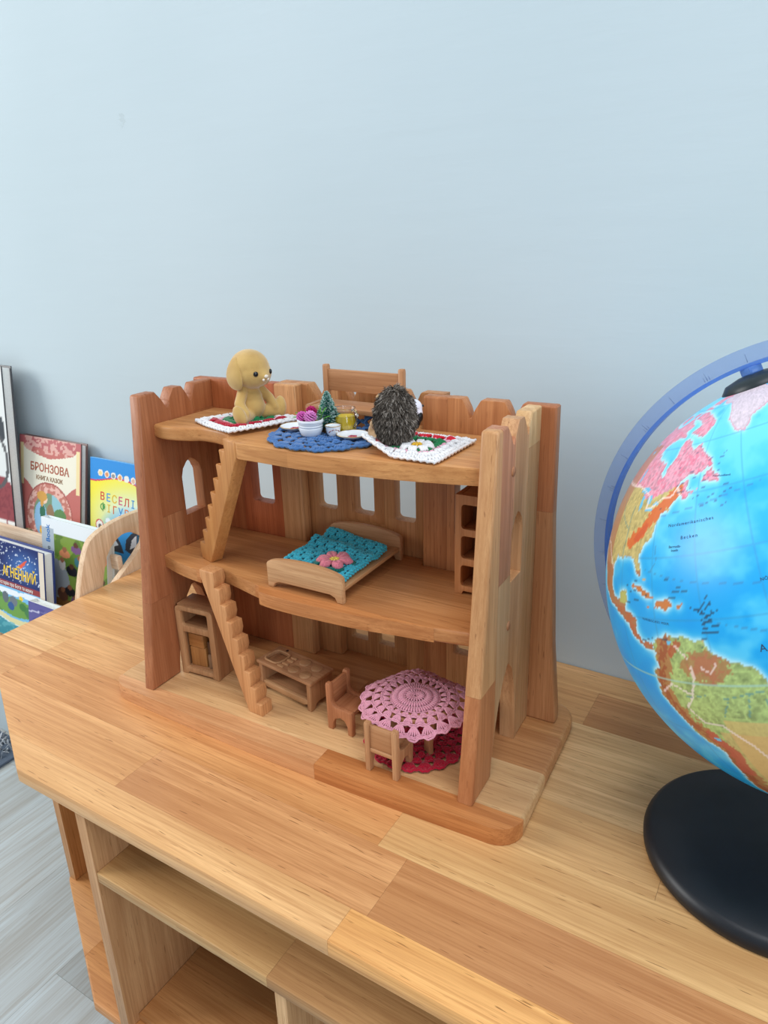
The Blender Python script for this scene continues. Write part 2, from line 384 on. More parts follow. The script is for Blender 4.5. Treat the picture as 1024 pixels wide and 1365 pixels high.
def gothic(v0, v1, z0, zs, zp): 
    c = (v0+v1)/2; h = (v1-v0)/2
    return [(v0, z0), (v1, z0), (v1, zs), (c+h*.80, zs+(zp-zs)*.48), (c+h*.42, zs+(zp-zs)*.82), (c, zp), (c-h*.42, zs+(zp-zs)*.82), (c-h*.80, zs+(zp-zs)*.48), (v0, zs)]
for u0, u1, win, cols in ((R0, R1, gothic(-.0055, .0172, .168, .2050, .2203), ((196, 136, 92), (212, 166, 118), (222, 186, 142), (202, 144, 108), (210, 166, 122), (214, 174, 128), (232, 198, 148))),
                          (Q0, Q1, gothic(-.0005, .0252, .168, .2055, .2210), ((178, 120, 84), (180, 120, 84), (182, 126, 88), (174, 114, 78), (176, 114, 76), (182, 122, 80), (178, 116, 76)))):
    sw = empty('side_wall', parent=castle)
    planks('plank', side_out, FS, u0, u1, [(-.1, -.0300, 0, .100, cols[0]), (-.1, -.0300, .100, .4, cols[1]), (-.0300, -.0045, 0, .175, cols[2]), (-.0300, -.0045, .175, .4, cols[3]),
           (-.0045, .0240, 0, .4, cols[4]), (.0240, .1, 0, .262, cols[5]), (.0240, .1, .262, .4, cols[6])], WZ, sw, holes=[win], bevel=.0019, seg=3)
for v, z in ((-.0074, .2535), (-.0062, .1330)):
    for u, s in ((R1, 1), (Q0, -1)):
        p = lathe('dowel_peg', [(.0001, 0), (.0036, 0), (.0036, .0011), (.0030, .0016), (.0001, .0018)], WX, castle, 18); p.color = lin4((190, 138, 100))
        p.location = (u-.0008*s, v, z); p.rotation_euler = (0, s*PI/2, 0)
def uz(v, zb=.0152): return v, zb
bl = [(-.1900, .0152), (-.1865, .10), (-.1755, ZT-.001), (-.1745, ZT)]+merl(-.1285, -.1080, -.0905)+[(-.0565, ZT), (-.0552, ZT-.0012), (-.0538, .15), (-.0530, .0152)]
bwl = empty('back_wall', parent=castle)
planks('plank', bl, FB, VB+.0002, VB+.0120, [(-.3, -.125, 0, .5, (182, 110, 68)), (-.125, -.078, 0, .13, (172, 104, 64)), (-.125, -.078, .13, .5, (178, 98, 58)), (-.078, 0, 0, .5, (206, 156, 108))], WZ, bwl,
       holes=[rrect(-.1138, -.0875, .1715, .2240, .004)], bevel=.0018, seg=3)
br = [(.0700, .0152), (.0702, .15), (.0712, ZT-.0012), (.0724, ZT)]+merl(.1062, .1128, .1206)+merl(.1412, .1478, .1540)+[(.1795, ZT), (.1808, ZT-.0012), (.1822, .20), (.1880, .09), (.1940, .025), (.1940, .0165), (.1925, .0152)]
planks('plank', br, FB, VB+.0002, VB+.0120, [(0, .0930, 0, .5, (192, 132, 86)), (.0930, .1500, 0, .13, (204, 150, 100)), (.0930, .1500, .13, .5, (200, 140, 92)), (.1500, .3, 0, .205, (196, 142, 98)), (.1500, .3, .205, .5, (182, 118, 76))], WZ, bwl,
       holes=[rrect(.1000, .1265, .1715, .2240, .004), rrect(.1000, .1200, .0590, .0800, .002)], bevel=.0018, seg=3)
gate_hole = [(.0466, .0152), (.0466, .075), (.0400, .095), (.0240, .108), (.0095, .112), (-.0050, .108), (-.0210, .095), (-.0278, .075), (-.0278, .0152)]
VC = VB+.0122
bc = [(-.0800, .0152), (-.0800, ZT)]+merl(-.0476, -.0385, -.0310)+merl(-.0110, -.0040, .0035)+merl(.0240, .0310, .0380)+merl(.0500, .0570, .0635)+[(.0850, ZT), (.0850, .0152)]+gate_hole
bwc = empty('back_wall', parent=castle)
planks('plank', bc, FB, VC, VC+.0115, [(-.3, -.050, 0, .5, (196, 142, 94)), (-.050, -.0170, 0, .5, (204, 152, 102)), (-.0170, .0265, 0, .165, (202, 148, 98)), (-.0170, .0265, .165, .5, (196, 140, 90)), (.0265, .3, 0, .5, (200, 146, 96))], WZ, bwc,
       holes=[rrect(-.0455, -.0241, .1718, .2240, .004), rrect(-.0053, .0160, .1718, .2240, .004), rrect(.0365, .0578, .1718, .2240, .004)], bevel=.0014, seg=2)
VG = VC+.0117
gp = empty('gate_wall', parent=castle)
planks('plank', [(-.0620, .0152), (.0820, .0152), (.0820, .1200), (-.0620, .1200)], FB, VG, VG+.0090, [(-.1, .0, 0, .2, (206, 156, 106)), (.0, .2, 0, .2, (200, 150, 100))], WZ, gp,
       holes=[rrect(-.0525, -.0335, .0318, .0520, .002), rrect(-.0225, -.0030, .0318, .0520, .002), rrect(.0080, .0270, .0318, .0520, .002)], bevel=.0008)
u0, u1 = Q1+.0001, R0-.0001
ft = spline([(u0, -.0258), (-.1406, -.0292), (-.1271, -.0290), (-.1124, -.0252), (-.1045, -.0212), (-.0939, -.0208), (-.0798, -.0232), (-.0690, -.0275), (-.0612, -.0335)], 3)+[(-.0430, -.0390), (-.0432, -.0468)]+spline([(-.0378, -.0500), (-.0136, -.0512), (.0235, -.0532), (.048, -.0524), (.0703, -.0498), (.0991, -.0462), (.130, -.0405), (u1, -.0345)], 3)
fb = [(u1, VB), (.0698, VB), (.0698, VC-.0002), (-.0528, VC-.0002), (-.0528, VB), (u0, VB)]
uf = empty('upper_floor', parent=castle)
planks('plank', ft+fb, FF, .2490, .2612, [(-.3, -.06, -.1, -.0100, (216, 160, 102)), (-.06, .3, -.1, -.0100, (214, 158, 100)), (-.3, .0350, -.0100, .0270, (212, 160, 106)), (.0350, .3, -.0100, .0270, (218, 166, 110)), (-.3, .3, .0270, .2, (210, 158, 104))], WX, uf, bevel=.0034, seg=3)
fm = spline([(u0, -.0345), (-.1287, -.0410), (-.1122, -.0442), (-.0975, -.0462)], 3)+[(-.0960, -.0385), (-.0735, -.0362)]+spline([(-.0700, -.0372), (-.0551, -.0410), (-.0319, -.0470)], 3)+spline([(-.0275, -.0530), (-.0230, -.0558), (.0022, -.0572), (.0598, -.0548), (.0998, -.0492), (.1261, -.0458), (u1, -.0405)], 3)
mf = empty('middle_floor', parent=castle)
planks('plank', fm+fb, FF, .1282, .1400, [(-.3, .3, -.1, -.0455, (204, 142, 88)), (-.3, -.02, -.0455, -.0080, (206, 150, 96)), (-.02, .3, -.0455, -.0080, (204, 148, 96)), (-.3, .05, -.0080, .0300, (200, 144, 94)), (.05, .3, -.0080, .0300, (206, 152, 100)), (-.3, .3, .0300, .2, (198, 142, 90))], WX, mf, bevel=.0030, seg=3)
def stair(name, pos, ang, prof, width, col, mat):
    o = slab(name, prof, FB, 0, width, mat, castle, bevel=.0008, color=col); o.location = pos; o.rotation_euler = (0, 0, ang); return o
# lower stair: climbs to the left from the base board to the middle floor
N = 9; P = [(0, .0002), (0, .0115)]; run, rise = .0427/8, .1175/8
for i in range(N):
    z = .0115+i*rise
    if i < N-1: P += [(-(i*run)-.0006, z), (-(i+1)*run-.0010, z+.0004), (-(i+1)*run+.0008, z+rise*.45), (-(i+1)*run, z+rise)]
P += [(-.0427-.0165, .0115+8*rise), (-.0427-.0168, .0115+8*rise-.006), (-.0158, .0002)]
stair('stair', (-.0350, -.0550, .0150), math.radians(-4.5), P, .0132, (212, 158, 108), wood('stair_wood', 2, 1, .5, .45, .9, 1))
# upper stair: climbs to the right from the middle floor to the upper floor
N = 9; P = [(.0140, .0002), (.0195, .0006)]; H = .1213
P += [(.0815, H-.012), (.0812, H), (.0630, H)]
run, rise = .0610/8, (H-.0100)/8.2
for i in range(8):
    z = H-(i+.75)*rise; x = .0640-i*run*.98
    P += [(x-.0006, z+.0040), (x, z+.0004), (x-.0012, z), (x-.0086, z), (x-.0092, z-.0012)]
P += [(.0025, .006), (.0040, .0002)]
stair('stair', (-.1196+.001, -.0228, .1400), math.radians(-18.5), P, .0120, (212, 156, 96), WZ)

# ---------------------------------------------------------------- toy furniture
B1, B2 = (195, 148, 108), (185, 135, 97)
ZB, ZM, ZU = .0152, .1402, .2614
def chair_profile(d, h, hs, post=.0052, leg=.0052):
    """side board of a chair: y forward (0 = back), z up"""
    return [(.0008, 0), (0, h-.002), (.0008, h), (post-.0008, h), (post, h-.0015), (post, hs+.006), (post+.0012, hs+.0022), (post+.0045, hs), (d-.0012, hs-.0006), (d, hs-.002),
            (d-.0004, .0), (d-leg, 0), (d-leg-.0004, hs*.35), (d-leg-.003, hs*.55), (d*.52, hs*.62), (post+.0035, hs*.5), (post+.0012, hs*.28), (post+.0008, 0)]
def make_chair(name, label, loc, rz, wd=.0290, d=.0270, h=.0445, hs=.0232, cat='chair', group=None, col=B1, seatcol=None, bz=(.50, .965)):
    t = thing(name, label, cat, loc, rz, group)      # faces +y, y=0 is the back
    for x in (-wd/2, wd/2-.0046):
        slab('side_board', chair_profile(d, h, hs), FS, x, x+.0046, TZ, t, bevel=.0005, color=col)
    box('seat', -wd/2+.0047, wd/2-.0047, .0012, d-.0012, hs-.0052, hs-.0012, TX, t, .0004, color=seatcol or col)
    slab('backrest', [(-wd/2+.0047, h*bz[0]), (wd/2-.0047, h*bz[0]), (wd/2-.0047, h*bz[1]-.0006), (-wd/2+.0047, h*bz[1]-.0006)], FB, .0012, .0042, TX, t, bevel=.0004, color=col)
    return t
make_chair('toy_chair', 'small wooden toy chair between the toy stove and the pink cloth', W(.0250, -.0262, ZB), CRZ-PI/2+math.radians(-4), col=(185, 126, 88), group='toy chairs around the toy table')
make_chair('toy_chair', 'small wooden toy chair in front of the pink cloth, its back turned', W(.0945, -.0722, ZB), CRZ+math.radians(-2), col=(193, 148, 108), group='toy chairs around the toy table', d=.0262)
make_chair('toy_bench', 'wooden toy bench with a wide backrest on the castle roof', W(.0190, .0500, ZU), CRZ+PI+math.radians(-2), wd=.0785, d=.0320, h=.0475, hs=.0190, cat='bench', col=(189, 140, 99), bz=(.545, .93))
# toy table under the pink cloth
t = thing('toy_table', 'round wooden toy table hidden under the pink crochet cloth', 'table', W(.1000, -.0215, ZB+.0030), CRZ)
lathe('tabletop', [(.0001, .0345), (.0300, .0345), (.0310, .0355), (.0310, .0385), (.0300, .0395), (.0001, .0395)], TX, t, 40).color = lin4(B1)
for k in range(4):
    a = PI/4+k*PI/2+.2
    l = slab('leg', [(-.0045, 0), (.0045, 0), (.0038, .010), (.0060, .022), (.0060, .0343), (-.0060, .0343), (-.0060, .022), (-.0038, .010)], FB, -.0022, .0022, TZ, t, color=B2)
    l.location = (.0195*math.cos(a), .0195*math.sin(a), 0); l.rotation_euler = (0, 0, a)
# toy stove / sink unit
t = thing('toy_kitchen_unit', 'low wooden toy kitchen unit with carved sink and four hob discs', 'toy stove', W(-.0305, -.0100, ZB), CRZ+math.radians(-9))
w2, d2, hh, cc = .0345, .0155, .0302, (185, 140, 101)
for x in (-w2+.0015, w2-.0065):
    slab('side_panel', [(-d2+.001, 0), (-d2+.006, 0), (-d2+.0075, .004), (-d2+.011, .006), (d2-.011, .006), (d2-.0075, .004), (d2-.006, 0), (d2-.001, 0), (d2-.001, hh-.0032), (-d2+.001, hh-.0032)], FS, x, x+.005, TZ, t, color=cc)
slab('bottom_rail', [(-w2+.0066, .0055), (-w2+.011, .0040), (w2-.011, .0040), (w2-.0066, .0055), (w2-.0066, .0098), (-w2+.0066, .0098)], FB, -d2+.0012, -d2+.0050, TX, t, color=(197, 155, 112))
box('shelf', -w2+.0066, w2-.0066, -d2+.0052, d2-.0012, .0062, .0092, TX, t, .0003, color=cc)
box('back_panel', -w2+.0066, w2-.0066, d2-.0042, d2-.0012, .0094, hh-.0033, TX, t, .0003, color=cc)
tp = slab('worktop', rrect(-w2, w2, -d2, d2, .0012), FF, hh-.0032, hh, TX, t, holes=[rrect(-.0300, -.0120, -.0100, .0080, .0045)], color=(189, 144, 106))
slab('sink_rim', rrect(-.0312, -.0108, -.0112, .0092, .0055), FF, hh-.0002, hh+.0012, TX, tp, holes=[rrect(-.0294, -.0126, -.0094, .0074, .0042)], bevel=.0005, color=(197, 155, 114))
slab('sink_bowl', rrect(-.0305, -.0115, -.0105, .0085, .0050), FF, hh-.0060, hh-.0033, TX, tp, color=(181, 137, 99))
for x, y in ((.0075, .0065), (.0225, .0060), (.0065, -.0075), (.0215, -.0080)):
    o = lathe('hob_disc', [(.0001, -.0002), (.0054, -.0002), (.0054, .0008), (.0048, .0013), (.0001, .0013)], TX, tp, 24); o.location = (x, y, hh); o.color = lin4((195, 153, 112))
for x, y in ((-.0060, .0055), (-.0060, .0005), (-.0060, -.0055), (-.0075, -.0105)):
    o = slab('control_knob', rrect(-.0035, .0035, -.0013, .0013, .0006), FF, hh-.0001, hh+.0014, TX, tp, bevel=.0003, color=(195, 153, 112)); o.location = (x, y, 0)
o = lathe('tap_hole_disc', [(.0001, -.0001), (.0014, -.0001), (.0014, .0003), (.0001, .0004)], plain('hole_shade', (48, 34, 26), .8), tp, 12); o.location = (-.0215, .0120, hh)  # solid disc, the shade inside a tap hole put into its dark colour
# toy cabinet with blocks
t = thing('toy_cabinet', 'tall wooden toy cabinet with two open compartments by the castle wall', 'cabinet', W(-.1283, -.0316, ZB), CRZ+math.radians(4))
cw, ch, cd, cc = .0218, .0735, .0270, (187, 142, 103)
slab('front_frame', [(-cw, .0), (-cw+.006, .0), (-cw+.0075, .0022), (cw-.0075, .0022), (cw-.006, .0), (cw, .0), (cw, ch-.004), (cw-.0012, ch-.0012), (cw-.004, ch), (-cw+.004, ch), (-cw+.0012, ch-.0012), (-cw, ch-.004)], FB, 0, .0042, TZ, t,
     holes=[rrect(-cw+.0062, cw-.0062, .0535, .0690, .0022), rrect(-cw+.0062, cw-.0062, .0068, .0470, .0016)], bevel=.0006, color=(195, 153, 112))
for x in (-cw, cw-.004): box('side_panel', x, x+.004, .0043, cd, 0, ch-.0042, TZ, t, .0004, color=cc)
box('top_panel', -cw, cw, .0043, cd, ch-.0040, ch, TX, t, .0004, color=cc)
box('bottom_panel', -cw+.0041, cw-.0041, .0043, cd-.0041, .0030, .0066, TX, t, .0003, color=cc)
box('shelf', -cw+.0041, cw-.0041, .0043, cd-.0041, .0475, .0520, TX, t, .0003, color=cc)
box('back_panel', -cw+.0041, cw-.0041, cd-.0040, cd, 0, ch-.0042, TZ, t, .0003, color=(158, 113, 79))
cab = t
rot4 = math.radians(4)
def cabpos(x, y, z):
    c, s = math.cos(CRZ+rot4), math.sin(CRZ+rot4); b = W(-.1283, -.0316, ZB); return (b[0]+c*x-s*y, b[1]+s*x+c*y, b[2]+z)
def block(label, x, y, z, sx, sy, sz, col, rz=0., mat=None, r=.0010):
    o = slab('wooden_block', rrect(-sx/2, sx/2, -sy/2, sy/2, r), FF, 0, sz, mat or TZ, None, bevel=.0007, color=col)
    o.location = cabpos(x, y, z); o.rotation_euler = (0, 0, CRZ+rot4+rz); return tag(o, label, 'block', 'wooden blocks in the toy cabinet')
block('bigger lower wooden block in the toy cabinet', -.0062, .0125, .0067, .0180, .0120, .0205, (185, 133, 79), .05)
block('bigger upper wooden block in the toy cabinet, on another block', -.0068, .0125, .0274, .0182, .0120, .0140, (191, 137, 81), -.03, TX)
block('small striped grey-brown wooden block low in the toy cabinet', .0088, .0120, .0067, .0072, .0110, .0150, (158, 129, 101), .08)
block('small dark wooden block in the toy cabinet, on the striped one', .0084, .0125, .0219, .0064, .0090, .0130, (109, 87, 70), -.1)
# toy wall shelf on the middle floor
t = thing('toy_shelf', 'narrow wooden toy shelf with three square pigeonholes on the middle floor', 'shelf', W(.1175, .0134, ZM), CRZ)
sw_, sh_ = .0370, .0830
slab('front_frame', [(0, 0), (.006, 0), (.0072, .003), (sw_-.0072, .003), (sw_-.006, 0), (sw_, 0), (sw_, sh_), (0, sh_)], FB, 0, .0040, TZ, t,
     holes=[rrect(.0050, sw_-.0050, .0555, .0755, .003), rrect(.0050, sw_-.0050, .0310, .0498, .003), rrect(.0050, sw_-.0050, .0072, .0252, .003)], color=(197, 140, 92))
for x in (0, sw_-.004): box('side_panel', x, x+.004, .0041, .0300, .0002, sh_, TZ, t, .0004, color=(191, 133, 88))
for z in (.0030, .0262, .0505, .0790): box('shelf_board', .0041, sw_-.0041, .0041, .0262, z, z+.0038, TX, t, .0003, color=(191, 133, 88))
box('back_panel', .0041, sw_-.0041, .0263, .0300, .0002, sh_, TZ, t, .0003, color=(147, 96, 64))
# toy bed
t = thing('toy_bed', 'wooden toy bed with arched head and foot boards on the middle floor', 'bed', W(.0120, -.0440, ZM), CRZ+math.radians(-.6))
bw = .0368
def endboard(h0, h1): 
    topc = [(bw*math.cos(a)*1.0, h0+(h1-h0)*math.sin(a)**1.0) for a in np.linspace(.0, PI, 15)]
    return [(-bw, 0), (-bw+.0055, 0), (-bw+.0075, .0040), (-bw+.0120, .0058), (bw-.0120, .0058), (bw-.0075, .0040), (bw-.0055, 0), (bw, 0)]+topc
slab('footboard', endboard(.0205, .0275), FB, 0, .0048, TX, t, bevel=.0007, color=(206, 164, 121))
slab('headboard', endboard(.0205, .0275), FB, .0935, .0983, TX, t, bevel=.0007, color=(193, 148, 108))
box('slat_base', -bw+.0010, bw-.0010, .0049, .0934, .0090, .0125, TY, t, .0004, color=(195, 153, 110))
bed = t

# ---------------------------------------------------------------- crochet
def cast(V, f): return [f(v) for v in V]
def fan(T, p0, p1, wid, n, r, lift=.0006, up=(0, 0, 1)):
    p0, p1, up = np.array(p0, float), np.array(p1, float), np.array(up, float); d = p1-p0; side = np.cross(d, up); side /= np.linalg.norm(side)+1e-9
    for i in range(n):
        k = (i/(n-1)-.5) if n > 1 else 0
        a = p0+side*wid*.15*k; b = p1+side*wid*k
        T.tube([a, a*.68+b*.32+up*lift, a*.3+b*.7+up*lift*1.1+side*wid*.05*k, b], [r*.8, r*1.05, r*1.1, r*.9], 5)
def doily(name, pos, R, r, mat, parent=None, scal=22, dense=1.0, holes=1.0):
    T = Tubes(); k = R/.0455
    def ring(rad, amp=0., n=0, seg=160, rr=r, wob=.35):
        th = np.linspace(0, 2*PI, seg, endpoint=False)
        T.tube([pos((rad+amp*math.cos(n*a))*k+r*wob*math.sin(a*seg*.25)*.6, a, r*.45*math.cos(a*seg*.25)) for a in th], rr, 5, True)
    def posts(r0, r1, n, m=1, wid=None, rr=r, ph=0.):
        for i in range(n):
            a = 2*PI*(i+ph)/n; w_ = wid if wid is not None else 2*PI*r1*k/n*.55
            c0 = np.array(pos(r0*k, a, 0)); c1 = np.array(pos(r1*k, a, 0)); fan(T, c0, c1, w_, m, rr, r*.6)
    ring(.0018, seg=20); ring(.0032, seg=28)
    posts(.0030, .0080, 20, 1, 0); ring(.0088, seg=72, rr=r*.8)
    posts(.0090, .0142, 38, 1, 0, r*1.25); ring(.0146, seg=110, rr=r*.7); posts(.0146, .0196, 54, 1, 0, r*1.25); ring(.0203, seg=132, rr=r*.9)
    posts(.0208, .0262, scal, 4, .0046*k); ring(.0266, .0003, scal, seg=176); ring(.0279, .0003, scal, seg=176)
    posts(.0278, .0335, scal, 5, .0066*k, ph=.5); ring(.0340, .0005, scal, seg=200); ring(.0354, .0005, scal, seg=200)
    posts(.0352, .0428, scal, 6, .0104*k); ring(.0436, .0010, scal, seg=240); ring(.0424, .0010, scal, seg=240); ring(.0450, .0013, scal, seg=240, rr=r*1.15)
    return T.obj(name, mat, parent)
PINK, RED, BLUE, WHITE = yarn('pink_yarn', (218, 152, 170)), yarn('crimson_yarn', (176, 14, 46)), yarn('blue_yarn', (68, 112, 168)), yarn('white_yarn', (240, 238, 240))
GREEN, YEL, TURQ, ROSE, DKGR, SCAR = yarn('green_yarn', (22, 122, 70)), yarn('yellow_yarn', (228, 178, 40)), yarn('turquoise_yarn', (60, 184, 206)), yarn('rose_yarn', (216, 124, 140)), yarn('dark_green_yarn', (10, 104, 96)), yarn('scarlet_yarn', (214, 24, 50))
PALEP, LEMON = yarn('pale_pink_yarn', (238, 178, 198)), yarn('lemon_yarn', (234, 214, 92))
# pink cloth on the toy table
def pinkpos(rad, a, dz):
    x, y = rad*math.cos(a), rad*math.sin(a)
    z = .0008+.0006*math.sin(3*a+.5)*(rad/.045)
    if rad > .030: z -= .40*(rad-.030)*(1+.35*math.sin(5*a+1))
    if rad < .03: z += .0010*math.sin(rad*240)
    return (x, y, z+dz)
o = doily('crochet_tablecloth', pinkpos, .0450, .00074, PINK, scal=22)
o.location = W(.1005, -.0235, ZB+.0030+.0395+.0012); o.rotation_euler = (0, 0, CRZ); tag(o, 'round pink crochet doily draped over the toy table', 'doily')
o = doily('crochet_rug', lambda r_, a, dz: (r_*math.cos(a), r_*math.sin(a), dz), .0430, .00105, RED, scal=20)
o.location = W(.0985, -.0185, ZB+.0022); o.rotation_euler = (0, 0, CRZ); tag(o, 'round crimson crochet rug under the toy table', 'rug')
def bluepos(rad, a, dz):
    x, y = rad*math.cos(a), rad*math.sin(a); z = .0004*math.sin(7*a)
    if y > .028: z += min((y-.028)*.72, .011)
    if y > .028: y = .028+(y-.028)*.62
    return (x, y, z+dz)
o = doily('crochet_mat', bluepos, .0470, .00100, BLUE, scal=16)
o.location = W(.0165, -.0030, ZU+.0018); o.rotation_euler = (0, 0, CRZ); tag(o, 'round blue crochet mat under the toy tea things', 'doily')
def granny(name, label, loc, rz, half, pos, r=.0010, petal=True, inner=(GREEN, SCAR), reds=(2, 3), fo=(0., 0.)):
    t = thing(name, label, 'crochet square', loc, rz, 'crochet squares the toy animals sit on')
    Tw, Tr, Tg, Ty, Tp = Tubes(), Tubes(), Tubes(), Tubes(), Tubes()
    def per(s, u):   # point on a square ring of half-size s, u in 0..4
        k = int(u) % 4; f = (u % 1)*2-1
        return ((s*f, -s), (s, s*f), (-s*f, s), (-s, -s*f))[k]
    def P(x, y, dz=0): return pos(x, y, dz)
    def rsq(T, s, n, rr):
        T.tube([P(*per(s+r*.5*math.sin(i*2.1), 4*i/n), r*.5*math.cos(i*2.1)) for i in range(n)], rr, 5, True)
    def clusters(T, s0, s1, per_side, m, rr, dz=0., sides=(0, 1, 2, 3)):
        for i in range(4*per_side):
            u = (i+.5)/per_side
            if int(u) not in sides: continue
            a = per(s0, u); b = per(s1, u)
            fan(T, P(*a, dz), P(*b, dz), (2*s1/per_side)*.78, m, rr, r*1.2)
    h = half
    rsq(Tw, h*1.0, 150, r*1.15); rsq(Tw, h*.93, 140, r); clusters(Tw, h*.80, h*.985, 9, 3, r*.95); rsq(Tw, h*.80, 110, r)
    clusters(Tr, h*.60, h*.80, 4, 5, r*1.25, r*.5, reds); clusters(Tw, h*.60, h*.80, 5, 4, r*1.1, r*.3, [q for q in range(4) if q not in reds]); rsq(Tp, h*.60, 80, r); clusters(Tp, h*.52, h*.64, 5, 2, r)
    clusters(Tg, h*.34, h*.56, 4, 4, r*1.15, r*.3)
    for i in range(8):
        a = i*PI/4+.2
        for k in range(3):
            aa = a+(k-1)*.17
            (Tw if petal else Tg).tube([P(fo[0]+h*q*math.cos(aa), fo[1]+h*q*math.sin(aa), dz) for q, dz in ((.08, .0012), (.2, .0030), (.32, .0034), (.40, .0012))], [r, r*1.5, r*1.6, r*.9], 6)
    for i in range(6):
        a = i*PI/3; Ty.tube([P(fo[0], fo[1], .0034), P(fo[0]+h*.07*math.cos(a), fo[1]+h*.07*math.sin(a), .0040), P(fo[0]+h*.12*math.cos(a), fo[1]+h*.12*math.sin(a), .0028)], r*1.1, 5)
    Tw.obj('white_yarn', WHITE, t); Tr.obj('red_yarn', inner[1], t); Tg.obj('green_yarn', inner[0], t); Ty.obj('yellow_yarn', YEL, t); Tp.obj('pink_yarn', PALEP, t)
    return t
def gp1(x, y, dz): return (x, y, dz+.0005*math.sin(x*90)+(.10*max(0, x-.014)))
granny('granny_square', 'white, red and green crochet square under the sitting toy dog', W(-.0735, .0080, ZU+.0024), CRZ+math.radians(-24), .0335, gp1, .00105, False, (GREEN, RED), (0, 1))
def gp2(x, y, dz):
    c = max(0., (-x-y)/2-.017); return (x+c*.25, y+c*.25, dz+c*.75+.02*max(0, -y-.02)*0)
granny('granny_square', 'white crochet square with a daisy under the toy hedgehog', W(.0960, -.0080, ZU+.0024), CRZ+math.radians(-2), .0318, gp2, .00105, True, fo=(.0045, -.0080))
# turquoise blanket on the toy bed
t = thing('crochet_blanket', 'turquoise crochet blanket with a pink flower on the toy bed', 'blanket', W(.0120, -.0440, ZM), CRZ+math.radians(-.6))
T = Tubes(); rB = .00085
def bpos(u, v, lay=0.):   # u,v in 0..1 -> bed frame
    x = -.0335+.0645*u+.0040*math.sin(v*3.0)*(1-u); y = .0075+.0760*v+.0090*(1-u)*v-.004*u*v
    hump = .0062*math.exp(-((v-.62)/.10)**2)*(1.0-.62*u)+.0040*math.exp(-((v-.92)/.10)**2)*(1-.55*u)+.0030*math.exp(-((v-.33)/.22)**2)*(1-.5*u)
    return np.array((x, y, .0140+hump*1.15+.0010*math.sin(u*9)*math.sin(v*7)+lay))
rows_ = 19; rB = .00105
for lay in (0.0, .0024):
    for j in range(rows_+1):
        v = j/rows_; n = 84
        T.tube([bpos(i/(n-1), min(1, max(0, v+.009*math.sin(i*1.6))), lay+rB*.7*math.cos(i*1.6)) for i in range(n)], rB*.9, 5)
        if j < rows_:
            m = 22
            for i in range(m):
                if (i+(j//2)*2) % 4 == 3: continue
                u = (i+.5)/m; a = bpos(u-.005, v, lay); b = bpos(u+.005, min(1, v+1/rows_), lay)
                for q in (-.010, .010):
                    e = np.array((q*.065, 0, 0)); T.tube([a+e*.4, (a+b)/2+e+np.array((0, 0, rB*.9)), b+e*.6], [rB*.8, rB*1.05, rB*.8], 5)
    for u in (0., 1.):
        T.tube([bpos(u, i/70, lay+rB*.5*math.cos(i*1.7))+np.array((rB*math.sin(i*1.7), 0, 0)) for i in range(71)], rB*1.2, 5)
T.obj('turquoise_yarn', TURQ, t)
T = Tubes(); T2 = Tubes(); T3 = Tubes(); fc = bpos(.70, .255, .0042)
for i in range(6):
    a = i*PI/3+.3
    for k in range(5):
        aa = a+(k-2)*.13; rr = (.0112, .0128, .0134, .0128, .0112)[k]*1.12
        T.tube([fc+np.array((q*rr*math.cos(aa), q*rr*math.sin(aa), dz)) for q, dz in ((.12, .0002), (.45, .0026), (.8, .0032), (1.0, .0008))], [.0010, .0020, .0024, .0014], 6)
for i in range(7):
    a = i*2*PI/7; T2.tube([fc+np.array((0, 0, .0016)), fc+np.array((.0026*math.cos(a), .0026*math.sin(a), .0034)), fc+np.array((.0048*math.cos(a), .0048*math.sin(a), .0022))], .0011, 6)
for a in (-.75, .45, 2.6, 3.6, 5.0):
    for k in range(5):
        aa = a+(k-2)*.11; T3.tube([fc+np.array((q*.0185*math.cos(aa), q*.0185*math.sin(aa), dz)) for q, dz in ((.4, -.0012), (.7, .0006), (.95-.04*abs(k-2), -.0004))], [.0010, .0014, .0009], 5)
T.obj('pink_flower', ROSE, t); T2.obj('flower_centre', LEMON, t); T3.obj('green_leaves', DKGR, t)

# ---------------------------------------------------------------- tea things on the castle roof
WCH = plain('white_china', (236, 240, 244), .18, .5); GOLD = plain('gilt_rim', (196, 160, 84), .3, .6, Metallic=.6); REDP = plain('red_print', (196, 70, 96), .4); PURP = plain('gilt_purple_print', (150, 96, 90), .4)
def plate(label, u, v, z, r):
    t = thing('toy_plate', label, 'plate', W(u, v, z), CRZ, 'toy plates on the blue mat')
    lathe('dish', [(.0001, 0), (r*.55, 0), (r*.70, .0009), (r*.98, .0026), (r, .0030), (r*.97, .0032), (r*.70, .0016), (r*.5, .0010), (.0001, .0010)], WCH, t, 40)
    th = np.linspace(0, 2*PI, 40, endpoint=False); T = Tubes(); T.tube([(r*math.cos(a), r*math.sin(a), .0031) for a in th], .00028, 6, True); T.obj('gilt_rim', GOLD, t)
    T = Tubes()
    for i in range(5):
        a = i*2*PI/5; c = np.array((.0021*math.cos(a), .0021*math.sin(a), .00105)); th2 = np.linspace(0, 2*PI, 10, endpoint=False)
        T.raw([c+np.array((.0016*math.cos(b), .0016*math.sin(b), 0)) for b in th2]+[c+np.array((.0016*math.cos(b), .0016*math.sin(b), .00015)) for b in th2], [tuple(range(10, 20))]+[(k, (k+1) % 10, 10+(k+1) % 10, 10+k) for k in range(10)])
    T.obj('painted_flower', REDP, t); return t
plate('tiny white china plate left of the white flower pot', -.0165, -.0030, ZU+.0028, .0118)
plate('tiny white china plate beside the small cup', .0410, -.0075, ZU+.0028, .0122)
t = thing('flower_pot', 'small white ribbed pot with magenta and pink flowers', 'flower pot', W(.0070, -.0140, ZU+.0028), CRZ)
